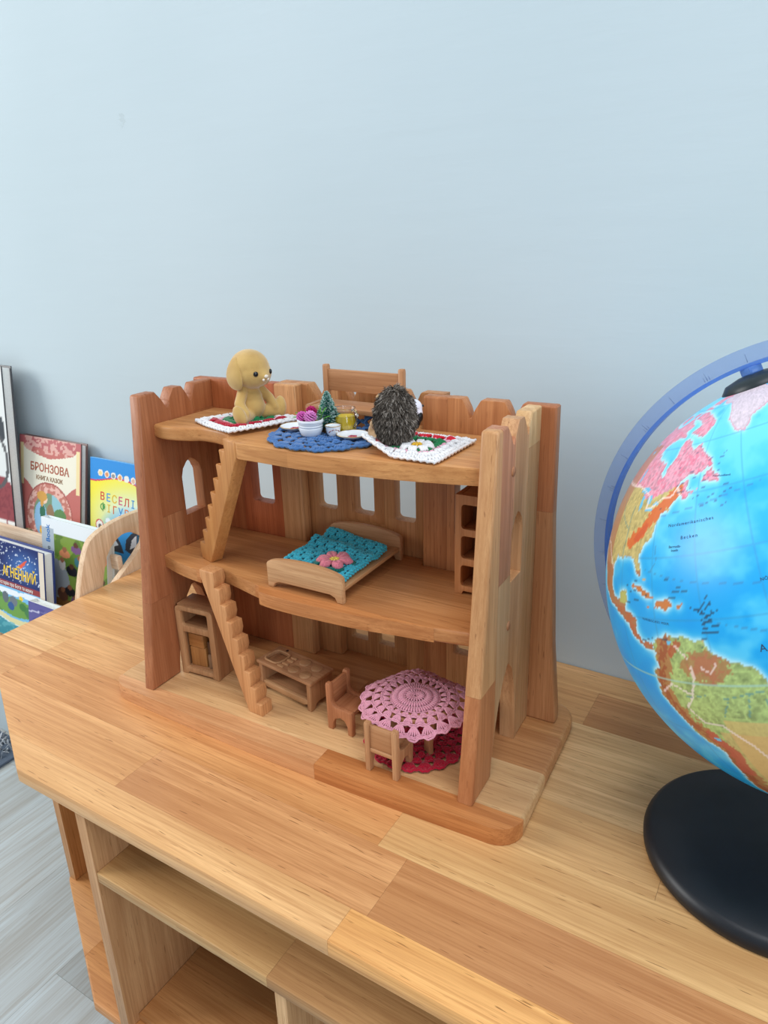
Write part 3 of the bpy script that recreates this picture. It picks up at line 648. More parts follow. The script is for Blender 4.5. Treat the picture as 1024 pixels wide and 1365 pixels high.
lathe('pot', [(.0001, 0.00000), (.0062, 0.00000), (.0078, 0.00101), (.0093, 0.00504), (.0094, 0.00630), (.0089, 0.00672), (.0095, 0.00722), (.0096, 0.00823), (.0090, 0.00865), (.0096, 0.00916), (.0097, 0.01075), (.0104, 0.01126), (.0104, 0.01260), (.0096, 0.01294), (.0088, 0.01260), (.0084, 0.00924), (.0001, 0.00907)], WCH, t, 40)
lathe('soil', [(.0001, 0.00840), (.0082, 0.00907), (.0060, 0.01134), (.0001, 0.01218)], plain('moss', (150, 128, 50), .9, .2, .3, 400), t, 20)
def pom(c, r, col, n=70):
    T = Tubes(); Vv, Ff = [], []
    for i in range(n):
        z = 1-2*(i+.5)/n; a = i*2.39996; q = math.sqrt(1-z*z); d = np.array((q*math.cos(a), q*math.sin(a), z)); s = np.cross(d, (0.3, .2, .9)); s /= np.linalg.norm(s); w_ = np.cross(d, s)
        c0 = np.array(c)+d*r*.55; p = [c0+s*r*.20, c0+d*r*.28+s*r*.30, c0+d*r*.50+w_*r*.05, c0+d*r*.28-s*r*.30, c0-s*r*.20]; p2 = [x+w_*r*.10 for x in p]
        T.raw(p+p2, [(0, 1, 2, 3, 4), (9, 8, 7, 6, 5)]+[(k, 5+k, 5+(k+1) % 5, (k+1) % 5) for k in range(5)])
    T.obj('blossom', plain('petals_%d' % col[1], col, .7, .2, .25, 600), t)
pom((-.0062, -.0020, .0142), .0046, (206, 96, 176)); pom((.0020, -.0026, .0152), .0050, (216, 132, 196)); pom((-.0016, .0040, .0176), .0046, (176, 30, 98))
LEAFM = plain('leaf_green', (74, 142, 40), .5, .4, .25, 500)
def leaf(c, d, L, wd, mat=LEAFM, par=None, name='leaf'):
    c, d = np.array(c, float), np.array(d, float)/np.linalg.norm(d); s = np.cross(d, (0, 0, 1)); s /= np.linalg.norm(s)+1e-9; n = np.cross(s, d); V = []
    for q, ww, b in ((0, .12, 0), (.3, .8, .06), (.6, 1, .05), (.85, .6, -.02), (1, .05, -.10)):
        for e in (-1, 0, 1): V.append(c+d*L*q+s*wd*ww*e*.5+n*L*(b-.05*abs(e)))
    V2 = [v-n*.00022 for v in V]; F = []
    for j in range(4):
        for i in range(2): a = j*3+i; F += [(a, a+1, a+4, a+3), (a+15, a+18, a+19, a+16)]
    for j in range(4): F += [(j*3, j*3+3, j*3+18, j*3+15), (j*3+2, j*3+17, j*3+20, j*3+5)]
    return mesh_obj(name, V+V2, F, mat, par, smooth=True)
for c, d, L, w_ in (((.006, .005, .012), (.35, .2, 1), .0105, .0042), ((.007, .004, .011), (.9, .25, .65), .0090, .0036), ((-.008, .002, .012), (-.8, -.1, .7), .0080, .0034), ((-.009, .001, .012), (-1, .1, .15), .0090, .0032), ((-.006, .005, .012), (-.6, .6, .9), .0080, .0030), ((.004, .007, .012), (-.1, .3, 1), .0105, .0024)):
    leaf(c, d, L, w_, par=t)
# bottle-brush tree
t = thing('toy_fir_tree', 'frosted green toy fir tree on a wooden stub', 'toy tree', W(.0132, .0010, ZU+.0028), CRZ)
lathe('trunk_base', [(.0001, 0), (.0056, 0), (.0058, .0008), (.0056, .0050), (.0050, .0056), (.0001, .0056)], plain('bark', (122, 92, 66), .8, .2, .3, 500), t, 18)
V, F, col = [], [], []
for i in range(2400):
    q = random.random()**.8; z = .0046+q*.0272; R = .0104*(1-q)**.9+.0014; a = random.random()*2*PI; L = R*random.uniform(.75, 1.05); d = np.array((math.cos(a), math.sin(a), random.uniform(-.1, .35))); c = np.array((0, 0, z)); s = np.array((-math.sin(a), math.cos(a), 0))
    b = len(V); wv = .00019; up = np.array((0, 0, wv)); tip = c+d*L
    V += [c+s*wv, c-s*wv, c+up, tip+s*wv*1.3, tip-s*wv*1.3, tip+up*1.3]; F += [(b, b+1, b+4, b+3), (b+1, b+2, b+5, b+4), (b+2, b, b+3, b+5), (b+3, b+4, b+5)]
    g = random.uniform(.7, 1.2); fr = random.random(); tipc = (0.62, .80, .76) if fr > .55 else (.02*g, .22*g, .16*g)
    col += [(.006*g, .13*g, .095*g)]*3+[tipc]*3
o = mesh_obj('bristles', V, F, FUR, t); set_col(o, np.array(col)); o['kind'] = 'stuff'
# glass jug of lemonade
nt = NT('clear_glass'); nt.set(Roughness=.03, IOR=1.45, Transmission_Weight=1.0); nt.p.inputs['Base Color'].default_value = (.97, .98, 1, 1); GLASS = nt.m
nt = NT('lemonade'); nt.set(Roughness=.1, IOR=1.33, Transmission_Weight=.15, Subsurface_Weight=0); nt.p.inputs['Base Color'].default_value = lin4((250, 216, 40)); LEM = nt.m
t = thing('toy_jug', 'small glass jug of yellow lemonade beside the fir tree', 'jug', W(.0258, .0065, ZU+.0028), CRZ)
lathe('glass_body', [(.0001, 0), (.0080, 0), (.0092, .0014), (.0096, .0065), (.0086, .0120), (.0074, .0155), (.0080, .0185), (.0085, .0192), (.0078, .0190), (.0068, .0157), (.0080, .0120), (.0089, .0065), (.0085, .0020), (.0001, .0014)], GLASS, t, 32)
lathe('lemonade', [(.0001, .0016), (.0082, .0022), (.0087, .0065), (.0078, .0120), (.0076, .0128), (.0001, .0128)], LEM, t, 32)
T = Tubes(); T.tube([(.0070, -.0010, .0175), (.0105, -.0016, .0180), (.0124, -.0018, .0140), (.0116, -.0018, .0085), (.0088, -.0012, .0050)], [.0010]*5, 8); T.obj('handle', GLASS, t)
t = thing('toy_cup', 'tiny white china cup in front of the fir tree', 'cup', W(.0246, -.0092, ZU+.0028), CRZ)
lathe('bowl', [(.0001, 0), (.0032, 0), (.0038, .0006), (.0052, .0030), (.0058, .0070), (.0062, .0085), (.0057, .0083), (.0050, .0050), (.0001, .0040)], WCH, t, 28)
T = Tubes(); T.tube([(.0062*math.cos(a), .0062*math.sin(a), .0085) for a in np.linspace(0, 2*PI, 28, endpoint=False)], .00026, 6, True); T.obj('gilt_rim', GOLD, t)
T = Tubes(); T.tube([(-.0050, .0012, .0070), (-.0080, .0020, .0066), (-.0078, .0020, .0034), (-.0048, .0012, .0026)], .0006, 6); T.obj('handle', WCH, t)
T = Tubes()
for i in range(4):
    a = -1.5+.45*i; T.tube([(.00545*math.cos(a+q), .00545*math.sin(a+q), .0045+.0016*math.sin(3*q+i)) for q in (-.16, 0, .16)], .0004, 5)
T.obj('painted_sprig', PURP, t)

# ---------------------------------------------------------------- toy animals
nt = NT('flocked_tan'); tc = nt.n('ShaderNodeTexCoord'); f = nt.noise(tc.outputs['Object'], 900, 3, .7); g = nt.noise(tc.outputs['Object'], 60, 2, .5)
nt.l(nt.mix(nt.mapr(g, .35, .65, 0, 1), lin4((188, 150, 88)), lin4((204, 168, 102))), nt.p.inputs['Base Color']); nt.set(Roughness=.95, Specular_IOR_Level=.1, Sheen_Weight=.5); nt.bump(f, .35, .0006); TAN = nt.m
BLK = plain('black_bead', (8, 8, 10), .08, .6); NOSE = plain('pale_nose', (238, 226, 208), .6)
t = thing('toy_dog', 'tan flocked toy dog with floppy ears sitting on a crochet square', 'toy animal', W(-.0700, .0100, ZU+.0028), CRZ+math.radians(-8))
parts = [((0, 0, .0125), (.0112, .0124, .0122), (0, 0, 0)), ((0, 0, .0205), (.0092, .0102, .0100), (0, 0, 0)), ((.0000, 0, .0275), (.0070, .0082, .0060), (0, 0, 0)),
         ((.0012, 0, .0458), (.0176, .0178, .0176), (0, 0, 0)), ((.0050, 0, .0425), (.0152, .0172, .0128), (0, 0, 0)), ((.0150, 0, .0410), (.0066, .0076, .0056), (0, 0, 0))]
for s in (-1, 1):
    parts += [((.0005, s*.0092, .0285), (.0040, s*.0175, .0180), .0046, .0046), ((.0040, s*.0175, .0180), (.0105, s*.0172, .0100), .0046, .0040),
              ((.0030, s*.0080, .0066), (.0095, s*.0205, .0062), .0066, .0058), ((.0110, s*.0245, .0094), (.0050, .0056, .0098), (s*-.30, .10, s*1.15))]
blob('body', parts, .00085, TAN, t, 6); t.scale = (.96, .96, .945)
for s in (-1, 1):
    bm = bmesh.new(); bmesh.ops.create_uvsphere(bm, u_segments=24, v_segments=16, radius=1)
    for v in bm.verts:
        z = v.co.z; wdt = 1.0-.25*z; v.co = Vector((v.co.x*.0084*wdt*(1-.1*z), v.co.y*.0026, z*.0145)); v.co.y += s*(.0012-.0032*(z)**2)
    o = bm_obj('ear', bm, TAN, t, smooth=True); o.location = (.0000, s*.0163, .0440); o.rotation_euler = (s*.08, -.08, s*-.08)
    uvball('eye', (.0180, s*.0086, .0440), (.0012, .0022, .0023), BLK, t, (0, 0, s*.45))
uvball('nose', (.0214, 0, .0412), (.0011, .0022, .0015), NOSE, t); uvball('muzzle_patch', (.0205, -.0026, .0384), (.0010, .0013, .0012), NOSE, t); uvball('muzzle_patch', (.0205, .0026, .0384), (.0010, .0013, .0012), NOSE, t)
# hedgehog seen from behind
nt = NT('flocked_beige'); nt.set(Roughness=.95, Specular_IOR_Level=.1, Sheen_Weight=.4); nt.p.inputs['Base Color'].default_value = lin4((186, 152, 112)); BEI = nt.m
HA = math.radians(130)
t = thing('toy_hedgehog', 'toy hedgehog with shaggy dark brown fur, sitting with its back turned', 'toy animal', W(.0800, -.0120, ZU+.0026), CRZ+HA)
parts = [((.0030, 0, .0120), (.0100, .0110, .0120), (0, 0, 0)), ((.0030, 0, .0210), (.0085, .0098, .0110), (0, 0, 0)), ((.0050, 0, .0285), (.0098, .0105, .0090), (0, 0, 0)), ((.0145, 0, .0265), (.0045, .0050, .0040), (0, 0, 0))]
for s in (-1, 1):
    parts += [((.0040, s*.0085, .0235), (.0110, s*.0135, .0135), .0036, .0032), ((.0040, s*.0080, .0050), (.0135, s*.0120, .0046), .0050, .0046), ((.0155, s*.0130, .0070), (.0034, .0042, .0066), (0, 0, 0)), ((.0085, s*.0095, .0340), (.0018, .0024, .0024), (0, 0, 0))]
hb = blob('body', parts, .0009, BEI, t, 5)
for s in (-1, 1): uvball('eye', (.0140, s*.0052, .0305), (.0012, .0014, .0015), BLK, t)
uvball('nose', (.0190, 0, .0270), (.0013, .0015, .0012), BLK, t)
uvball('back_hump', (-.0032, 0, .0218), (.0128, .0138, .0208), plain('undercoat', (62, 52, 44), .95, .1), t, seg=28)
V, F, col = [], [], []
for i in range(7500):
    d = RNG.normal(size=3); d /= np.linalg.norm(d)
    if d[0] > .34: continue
    c = np.array((-.0032, 0, .0218))+d*np.array((.0126, .0136, .0206)); n = d/np.array((.0126, .0136, .0206)); n /= np.linalg.norm(n)
    cl = np.array((math.sin(c[1]*900+c[2]*500), math.cos(c[1]*700-c[2]*800), math.sin(c[2]*950)))
    h = n*.55+np.array((-.10, 0, -.75))+RNG.normal(size=3)*.18+cl*.22; h /= np.linalg.norm(h); L = .0046*random.uniform(.6, 1.25); s = np.cross(h, (0.1, .9, .3)); s /= np.linalg.norm(s); w_ = np.cross(h, s); wv = .00021; b = len(V)
    m = c+h*L*.5+n*.0006
    V += [c+s*wv, c-s*wv*.5+w_*wv, c-s*wv*.5-w_*wv, m+s*wv, m-s*wv*.5+w_*wv, m-s*wv*.5-w_*wv, c+h*L]
    F += [(b, b+1, b+4, b+3), (b+1, b+2, b+5, b+4), (b+2, b, b+3, b+5), (b+3, b+4, b+6), (b+4, b+5, b+6), (b+5, b+3, b+6)]
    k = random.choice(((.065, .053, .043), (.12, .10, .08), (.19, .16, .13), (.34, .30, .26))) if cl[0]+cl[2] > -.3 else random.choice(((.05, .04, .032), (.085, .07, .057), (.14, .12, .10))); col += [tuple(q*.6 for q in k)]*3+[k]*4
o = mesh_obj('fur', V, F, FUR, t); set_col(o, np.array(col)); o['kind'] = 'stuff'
# bird behind it
t = thing('toy_bird', 'little toy bird with white head and big black beak behind the hedgehog', 'toy animal', W(.0742, .0290, ZU), CRZ+math.radians(-20))
WPL = plain('white_plastic', (232, 230, 240), .35); BPL = plain('black_plastic', (14, 14, 18), .3)
blob('body', [((-.0055, 0, .0100), (.0062, .0060, .0090), (0, -.2, 0)), ((-.0030, 0, .0150), (.0050, .0052, .0060), (0, 0, 0)), ((-.011, 0, .0060), (.0055, .0030, .0022), (0, .6, 0))], .0008, BPL, t, 4)
blob('head', [((.0010, 0, .0215), (.0070, .0064, .0068), (0, 0, 0)), ((.0030, 0, .0180), (.0058, .0054, .0058), (0, 0, 0))], .0006, WPL, t, 4)
bk = blob('beak', [((.0060, 0, .0150), (.0040, .0036, .0050), (0, .1, 0)), ((.0064, 0, .0150), (.0048, 0, .0066), .0034, .0012)], .0005, BPL, t, 3)
for s in (-1, 1):
    uvball('eye', (.0052, s*.0056, .0228), (.0009, .0009, .0010), BLK, t)
    T = Tubes(); T.tube([(-.0055, s*.0030, .0040), (-.0045, s*.0032, .0015), (-.0040, s*.0032, .0006), (-.0005, s*.0034, .0005)], .0006, 6); T.obj('foot', BPL, t)

# ---------------------------------------------------------------- the globe
GB = Vector((.0200, .4540, 0)); GC = Vector((.0230, .4600, .2079)); GR = .1267
RG = Matrix(((0.5606189, 0.6993394, -0.4434307), (-0.7636326, 0.6437284, 0.0497885), (0.3202680, 0.3107057, 0.8949248)))
globe = thing('desk_globe', 'large physical-relief globe on a black round foot with blue meridian arc', 'globe', GB)
GM = Matrix.Translation(GC-GB) @ RG.to_4x4()
LAND = dict(
NA=[(-168,66),(-156,71),(-141,69.7),(-127,70),(-115,68),(-102,68),(-94,72),(-85,69),(-81,68),(-87,64),(-94,61),(-94,58.7),(-88,56.5),(-82,55.2),(-82,52.5),(-79,51.3),(-78.7,54),(-76.8,57),(-78,60),(-77.5,62.5),(-73,62),(-69.5,59),(-67,58.5),(-64.5,60.3),(-61.5,57),(-57.5,54.5),(-55.7,52.2),(-60,50.2),(-66,50.2),(-70,47),(-65,49.2),(-64.5,47.8),(-65,46),(-61,45.6),(-60,46.9),(-60.5,45.8),(-63.5,44.6),(-66,43.5),(-66.5,45),(-70,43.7),(-70.7,42),(-70,41.7),(-74,40.6),(-75.5,38),(-76,36.9),(-75.6,35.3),(-78,33.9),(-81,31.8),(-81.4,30),(-80,27),(-80.4,25.2),(-81.8,26),(-82.8,28),(-84,30),(-86,30.3),(-89.5,30.2),(-90.5,29.2),(-94,29.6),(-97.2,27.8),(-97.7,24),(-97.3,20.5),(-95,18.5),(-91.8,18.5),(-90.4,20.8),(-87,21.5),(-87.5,18.5),(-88.5,16),(-86,15.9),(-83.3,15),(-83.6,11),(-81.5,9),(-79.5,9.5),(-77.4,8.6),(-78.2,7.6),(-80,7.4),(-83,8.3),(-85.7,10),(-87.5,13),(-92,14.5),(-95,16),(-99.5,16.7),(-105.5,20),(-106,23),(-109,26),(-112.5,30),(-114.5,31.5),(-112,28),(-110,23.2),(-113,27),(-116,30.5),(-117.3,33),(-120.6,34.6),(-122.5,37.5),(-124.3,40.4),(-124,46.5),(-123,49),(-130,54.5),(-137,58.5),(-146,60.5),(-152,59.5),(-158,57),(-163,55),(-158,58.8),(-165,61.5),(-161,64.5)],
SA=[(-77.4,8.6),(-75.5,10.6),(-72,12),(-71.5,11),(-68,11.5),(-64,10.5),(-61.8,10.6),(-61,8.5),(-57,6),(-51.8,4.3),(-50,1),(-48,-1),(-44,-2.7),(-39,-3.5),(-35.2,-6),(-35,-9),(-38.5,-13),(-39,-17.5),(-41,-22),(-46,-24),(-48.6,-27),(-52,-33),(-56,-35),(-58,-38.5),(-62,-39),(-65,-43),(-67.5,-46.5),(-69,-51),(-68.5,-54.5),(-73,-52),(-75.5,-47),(-73.5,-41),(-73.5,-37),(-71.5,-30),(-70.3,-20),(-75,-15.5),(-79,-8),(-81.3,-5),(-80,-2.5),(-80,.8),(-77.5,3.8)],
GL=[(-44,60),(-48,61),(-53,67),(-54,70),(-58,75),(-68,76),(-72,78.5),(-60,82),(-35,83.5),(-20,81),(-20,75),(-24,70),(-33,67.5),(-40,65),(-42,61.5)],
BAF=[(-62,66.5),(-66,62.3),(-73,64),(-78,65),(-73,68),(-80,70),(-89,71),(-89,73.5),(-80,73.7),(-70,71),(-62,67.5)],
VIC=[(-105,69),(-117,70),(-117,73),(-105,73)], ELL=[(-77,76.5),(-90,77),(-92,81),(-70,83),(-62,82),(-75,79)], DEV=[(-80,74.7),(-92,74.8),(-92,76.5),(-80,75.7)], SOU=[(-81,63.5),(-87,64),(-85,66),(-81,64.5)], SOM=[(-91,72.5),(-98,71.5),(-100,73.5),(-92,74)],
NF=[(-59.3,47.8),(-55.8,47),(-53,46.8),(-53,48.5),(-55.5,50),(-56,51.5),(-58,49.5)],
CU=[(-84.9,21.9),(-83,23.1),(-80.5,23.1),(-76.5,21.3),(-74.2,20.2),(-77.5,19.8),(-78.3,20.7),(-82,22.4)], JA=[(-78.3,18.5),(-76.3,18.2),(-77.2,17.7)], HI=[(-74.4,18.3),(-73,20),(-70,19.9),(-68.4,18.6),(-71,17.6)], PR=[(-67.3,18.6),(-65.6,18.5),(-65.8,17.9),(-67.2,17.9)], TR=[(-61.9,10.8),(-60.9,10.8),(-61,10.1),(-61.8,10.1)],
BAH=[(-78.4,25.1),(-77.8,24.6),(-78,23.8),(-78.4,24.4)], BA2=[(-77.3,26.7),(-77,26.2),(-77.6,26.5)],
AF=[(-17,14.7),(-16,19),(-17,21),(-13,27.5),(-9.8,31),(-6,35.8),(10,37),(11,33.7),(20,31),(32,31),(35,28),(43,12),(51,12),(40,-3),(40,-15),(35,-24),(28,-33),(18.5,-34.5),(12,-17),(13,-6),(9,1),(9,4.3),(4,6.3),(-7.5,4.4),(-13,8.5)],
EU=[(-9,37),(-9,43),(-1.5,43.5),(-4.5,48.5),(2,51),(9,54),(8,57),(10.5,57.5),(12,56),(20,55),(24,59),(30,60),(22,63),(24,66),(17,61),(16,56.5),(11,59),(5.5,59),(5,62),(14,68),(25,71),(40,68),(60,69),(100,77),(140,73),(179,68),(163,60),(140,52),(130,38),(122,30),(110,20),(105,10),(100,5),(95,17),(88,21),(80,8),(73,20),(60,25),(52,17),(44,13),(36,28),(36,37),(27,37),(23,38),(20,40),(14,45),(16,41),(18,40),(16,38),(12,42),(8,44),(3,42),(-1,37),(-5.5,36)],
GBR=[(-5,50),(1.4,51.2),(0,54),(-2,57.5),(-5,58.5),(-4.5,54.5),(-5,52)], IC=[(-22,64),(-14,64.8),(-15,66.3),(-23,66)], AU=[(114,-22),(114,-34),(130,-32),(140,-38),(150,-37),(153,-27),(142,-11),(136,-12),(130,-12)], MAD=[(44,-16),(50,-15.5),(47,-25),(44,-22)])
NL, NB = 760, 380
lon = np.linspace(-180, 180, NL, endpoint=False); lat = np.linspace(-90, 90, NB+1)
LO, LA = np.meshgrid(lon, lat)
jit = vnoise(LO*.9+200, LA*.9+100, 3, 3)-.5; jit2 = vnoise(LO*.9+300, LA*.9+150, 5, 3)-.5
X_, Y_ = LO+jit*1.7, LA+jit2*1.4
land = np.zeros(LO.shape, bool); m = {}
for k, p in LAND.items(): m[k] = inpoly(X_, Y_, p); land |= m[k]
land |= LA < -72
def soft(a, n):
    a = a.astype(float)
    for _ in range(n): a = (a+np.roll(a, 1, 1)+np.roll(a, -1, 1)+np.vstack((a[:1], a[:-1]))+np.vstack((a[1:], a[-1:])))/5
    return a
near = soft(land, 14); near2 = soft(land, 5)
nz = vnoise(LO*.11+40, LA*.14+40, 11, 4); nr = vnoise(LO*1.1+90, LA*1.1+70, 21, 3); rid = 1-np.abs(2*vnoise(LO*.75+13, LA*.75+31, 9, 3)-1)
def L3(*c): return np.array(c, float)
col = np.zeros(LO.shape+(3,))+L3(26, 168, 236)
def blend(mask, c, k=1.0):
    global col
    a = np.clip(np.asarray(mask, float)*k, 0, 1)[..., None]; col = col*(1-a)+np.asarray(c, float)*a
blend(np.clip((nz-.46)*5, 0, 1), (92, 206, 246), .8); blend(np.clip((LA-22)/40, 0, 1), (120, 222, 248), .8); blend(np.clip((.38-nz)*5, 0, 1), (14, 152, 232), .55)  # sea paler northward: part map print, part lighting put into the colour
blend(np.clip(near*2.4, 0, 1), (140, 220, 246), .75); blend(np.clip(near2*2.2, 0, 1), (196, 240, 252), .85)
blend((np.abs((LO+7.5) % 15-7.5) < .16) | (np.abs((LA+7.5) % 15-7.5) < .16), (60, 140, 190), .35)
tan, green, red, brown, pinkc = (214, 196, 128), (176, 200, 124), (214, 88, 56), (160, 92, 58), (232, 168, 186)
def fill(mask, c, var=.16):
    v = (.86+var*2*(rid-.55)+.16*(nr-.5))[..., None]; blend(mask, np.clip(np.asarray(c)[None, None]*v, 0, 255))
fill(land, tan)
can = (m['NA'] & (LA > 45+.22*np.clip(LO+82, -30, 15)*(LO > -82)+3.6*(LO < -88))) | m['BAF'] | m['VIC'] | m['ELL'] | m['DEV'] | m['SOU'] | m['NF'] | m['SOM'] | (m['NA'] & (LO > -66.5) & (LA > 43)); can &= ~((LO < -67) & (LA < 45) & (LO > -77))
fill(can, (236, 166, 186), .2); blend(can & (nr > .60), (226, 112, 140), .7)
def near_line(pts, wd):
    d = np.full(LO.shape, 99.)
    for (a, b), (c, e) in zip(pts[:-1], pts[1:]):
        vx, vy = c-a, e-b; t_ = np.clip(((LO-a)*vx+(LA-b)*vy)/(vx*vx+vy*vy), 0, 1); d = np.minimum(d, np.hypot((LO-a-t_*vx)*np.cos(np.radians(LA)), LA-b-t_*vy))
    return d+jit*wd*1.2 < wd
usa = m['NA'] & ~can & (LA > 29)
blend(usa & near_line([(-87, 33.5), (-82, 36.5), (-78, 40), (-72, 44), (-68, 46.5)], 1.7), (218, 108, 58), .9); blend(usa & near_line([(-84, 34.5), (-80, 38)], 1.0), (206, 90, 58), .7)
blend(m['NA'] & (LO < -101) & (LA < 62), (186, 128, 92), .8); blend(m['NA'] & (LA < 27), (176, 118, 84), .85); blend(m['NA'] & (LA < 22.2) & (LO > -91.5) & (LA > 17.6), (190, 196, 112), .9); blend(m['NA'] & (LA < 17) & (rid > .66), (188, 100, 66), .6)
blend(m['CU'] | m['JA'] | m['HI'] | m['PR'], (206, 120, 62), .9)
fill(m['SA'], green, .22)
blend(m['SA'] & (np.hypot((LO+63)*.7, LA-4.2)+jit*3 < 4.2), (176, 118, 74), .75); blend(m['SA'] & (np.hypot((LO+63)*.7, LA-4.5)+jit*5 < 2.6), (190, 108, 80), .6)
blend(m['SA'] & (LA < -9) & (LO > -64), (222, 190, 120), .7); blend(m['SA'] & (LA < -13) & (LO > -67), (226, 176, 116), .5)
WCO = [(-73, 10.5), (-75, 6), (-77, 2), (-79, -2), (-78.5, -6), (-76, -11), (-72, -15), (-68.5, -19), (-69, -27), (-70.5, -35), (-72.5, -46), (-70, -54)]
blend(m['SA'] & near_line(WCO, 2.7), (178, 120, 76), .85); blend(m['SA'] & near_line(WCO, 1.2) & (rid > .62), (158, 84, 56), .8); blend(m['SA'] & near_line([(-70, -15), (-67, -20), (-68, -27)], 1.6), (196, 92, 74), .75); blend(m['SA'] & near_line([(-72, 7), (-69, 9.8)], .9), (180, 86, 56), .8)
fill(m['GL'], (238, 222, 234), .08); blend(m['GL'] & (soft(~m['GL'], 6) > .2), (222, 160, 184), .7); fill(LA < -72, (240, 240, 244), .05)
fill(m['AF'], (222, 198, 124)); fill(m['AF'] & (np.abs(LA) < 8), green); fill(m['EU'], (196, 204, 136)); blend(m['EU'] & (LA > 55) & (LO > 60), (172, 198, 140), .8)
for cx, cy, rx, ry in ((-87, 44, .9, 2.2), (-87.6, 47.7, 2.9, .8), (-82.3, 45, 1.3, 1.3), (-81, 42.2, 2, .5), (-77.8, 43.6, 1.5, .45), (-98, 52, .9, 2.2), (-109, 59.2, 2, .5), (-114, 61.7, 2, .7), (-121, 66, 2.2, .8), (-71.5, 9.8, .5, .6), (-69.3, -15.8, .8, .4)): blend(np.hypot((LO-cx)/rx, (LA-cy)/ry)+jit*.6 < 1, (104, 196, 232))
blend(land & (soft(land, 1) < .90), (150, 120, 104), .2)
def ink(pts, c, k=.9, wd=.22): blend(near_line(pts, wd), c, k)
for p in ([(-123, 49), (-95, 49), (-89, 48), (-83, 46), (-82.5, 42.5), (-79, 43), (-75, 45), (-71, 45), (-69, 47.3), (-67, 45)], [(-117, 32.5), (-106, 31.5), (-97.5, 26)], [(-70, 9), (-67, 6), (-67, 1.5), (-70, -4), (-73, -7), (-70, -11), (-65, -11), (-60, -16), (-58, -20)], [(-60, 5), (-62, 3), (-64, 4)], [(-80, -4), (-75, -1), (-70, -3)]): ink([q for q in p], (250, 232, 226), .75, .26)
for p in ([(-50, -1), (-56, -2.2), (-60, -3.2), (-66, -3), (-72, -4)], [(-60, -3.2), (-63, -8)], [(-55, -2.4), (-57, -8)], [(-52, -1.5), (-51, -8), (-49, -13)], [(-91, 29.5), (-90.5, 36), (-91, 43)], [(-90.5, 37), (-98, 40), (-106, 46)]): ink(p, (96, 150, 150), .7, .16)
blend(np.abs(LA) < .42, (170, 212, 196), .75)
RED_ROUTES = [[(-75, 40), (-60, 41.5), (-40, 44)], [(-78, 27), (-64, 24), (-40, 21), (-20, 19)], [(-60, 15), (-40, 10), (-20, 5)], [(-74, 33), (-73.5, 29), (-76, 26)]]
for p in RED_ROUTES: ink(p, (70, 120, 170), .45, .12)
for i, (a, b) in enumerate(((-61, 17), (-61.5, 16), (-61, 15), (-61, 14), (-60.8, 13.2), (-61.4, 12.3), (-63, 18), (-62.3, 17.6))): ink([(a, b), (a+3+.9*(i % 3), b+3.6-.75*i)], (40, 60, 84), .75, .15)
for i in range(26):
    a = -88+random.random()*30; b = 9+random.random()*16
    if abs(b-18) < 2 and -79 < a < -64: continue
    ink([(a, b), (a+random.uniform(1, 2.4), b+random.uniform(-.4, .5))], (40, 70, 96), .6, .13)
for i in range(30):
    a = -78+random.random()*28; b = 40+random.random()*20; ink([(a, b), (a+random.uniform(1, 3), b+random.uniform(-.3, .8))], (60, 70, 110), .5, .13)
lo_, la_ = np.radians(LO), np.radians(LA)
V = np.stack((GR*np.cos(la_)*np.cos(lo_), GR*np.cos(la_)*np.sin(lo_), GR*np.sin(la_)), -1).reshape(-1, 3)
idx = np.arange(NL*(NB+1)).reshape(NB+1, NL); r_ = np.roll(idx, -1, 1)
F = np.stack((idx[:-1], r_[:-1], r_[1:], idx[1:]), -1).reshape(-1, 4)
me = bpy.data.meshes.new('map_sphere'); me.vertices.add(len(V)); me.vertices.foreach_set('co', V.ravel()); me.loops.add(F.size); me.loops.foreach_set('vertex_index', F.ravel().astype(np.int32))
me.polygons.add(len(F)); me.polygons.foreach_set('loop_start', np.arange(0, F.size, 4, dtype=np.int32)); me.update(calc_edges=True); me.validate()
sp = finish('map_sphere', me, GLOBEM, globe, smooth=True); sp.matrix_local = GM; set_col(sp, srgb2lin(col.reshape(-1, 3)))
INK = plain('map_ink', (46, 74, 104), .6)
def globe_text(body, la, lo, size, slope=0., space=1.0):
    cu = bpy.data.curves.new('t', 'FONT'); cu.body = body; cu.size = size; cu.align_x = 'CENTER'; cu.align_y = 'CENTER'; cu.space_character = space
    o = bpy.data.objects.new('t', cu); C.objects.link(o); dg = bpy.context.evaluated_depsgraph_get(); me = bpy.data.meshes.new_from_object(o.evaluated_get(dg)); bpy.data.objects.remove(o)
    for v in me.vertices:
        x, y = v.co.x, v.co.y+slope*v.co.x; a, b = math.radians(lo+x/math.cos(math.radians(la))), math.radians(la+y)
        v.co = Vector((math.cos(b)*math.cos(a), math.cos(b)*math.sin(a), math.sin(b)))*(GR+.00012)
    me.materials.clear(); o = finish('lettering', me, INK, globe); o.matrix_local = GM
for a in (('Nordamerikanisches', 37.6, -62, 1.15, .02, 1.25), ('Becken', 34.2, -62, 1.15, .02, 1.4), ('Bermuda-\nInseln', 31.8, -66.6, .9), ('KARIBISCHES MEER', 14.6, -75, .85, -.08, 1.3), ('NÖRDLICHER WENDEKREIS', 22.6, -38, 1.0, .05, 1.1), ('A T L A N T I S C H E R', 9.5, -26, 2.3, .06, 1.9), ('Neufundland', 48.0, -52.0, .8, -.2)): globe_text(*a)
BLKP = plain('black_foot', (24, 28, 34), .42, .4, .15, 60, .05)
lathe('foot', [(.0001, .0004), (.0795, .0004), (.0812, .0030), (.0815, .0070), (.0800, .0105), (.0765, .0135), (.0500, .0160), (.0300, .0172), (.0001, .0176)], BLKP, globe, 72)
n = RG.col[2]; SPo = GC-n*(GR+.012)-GB
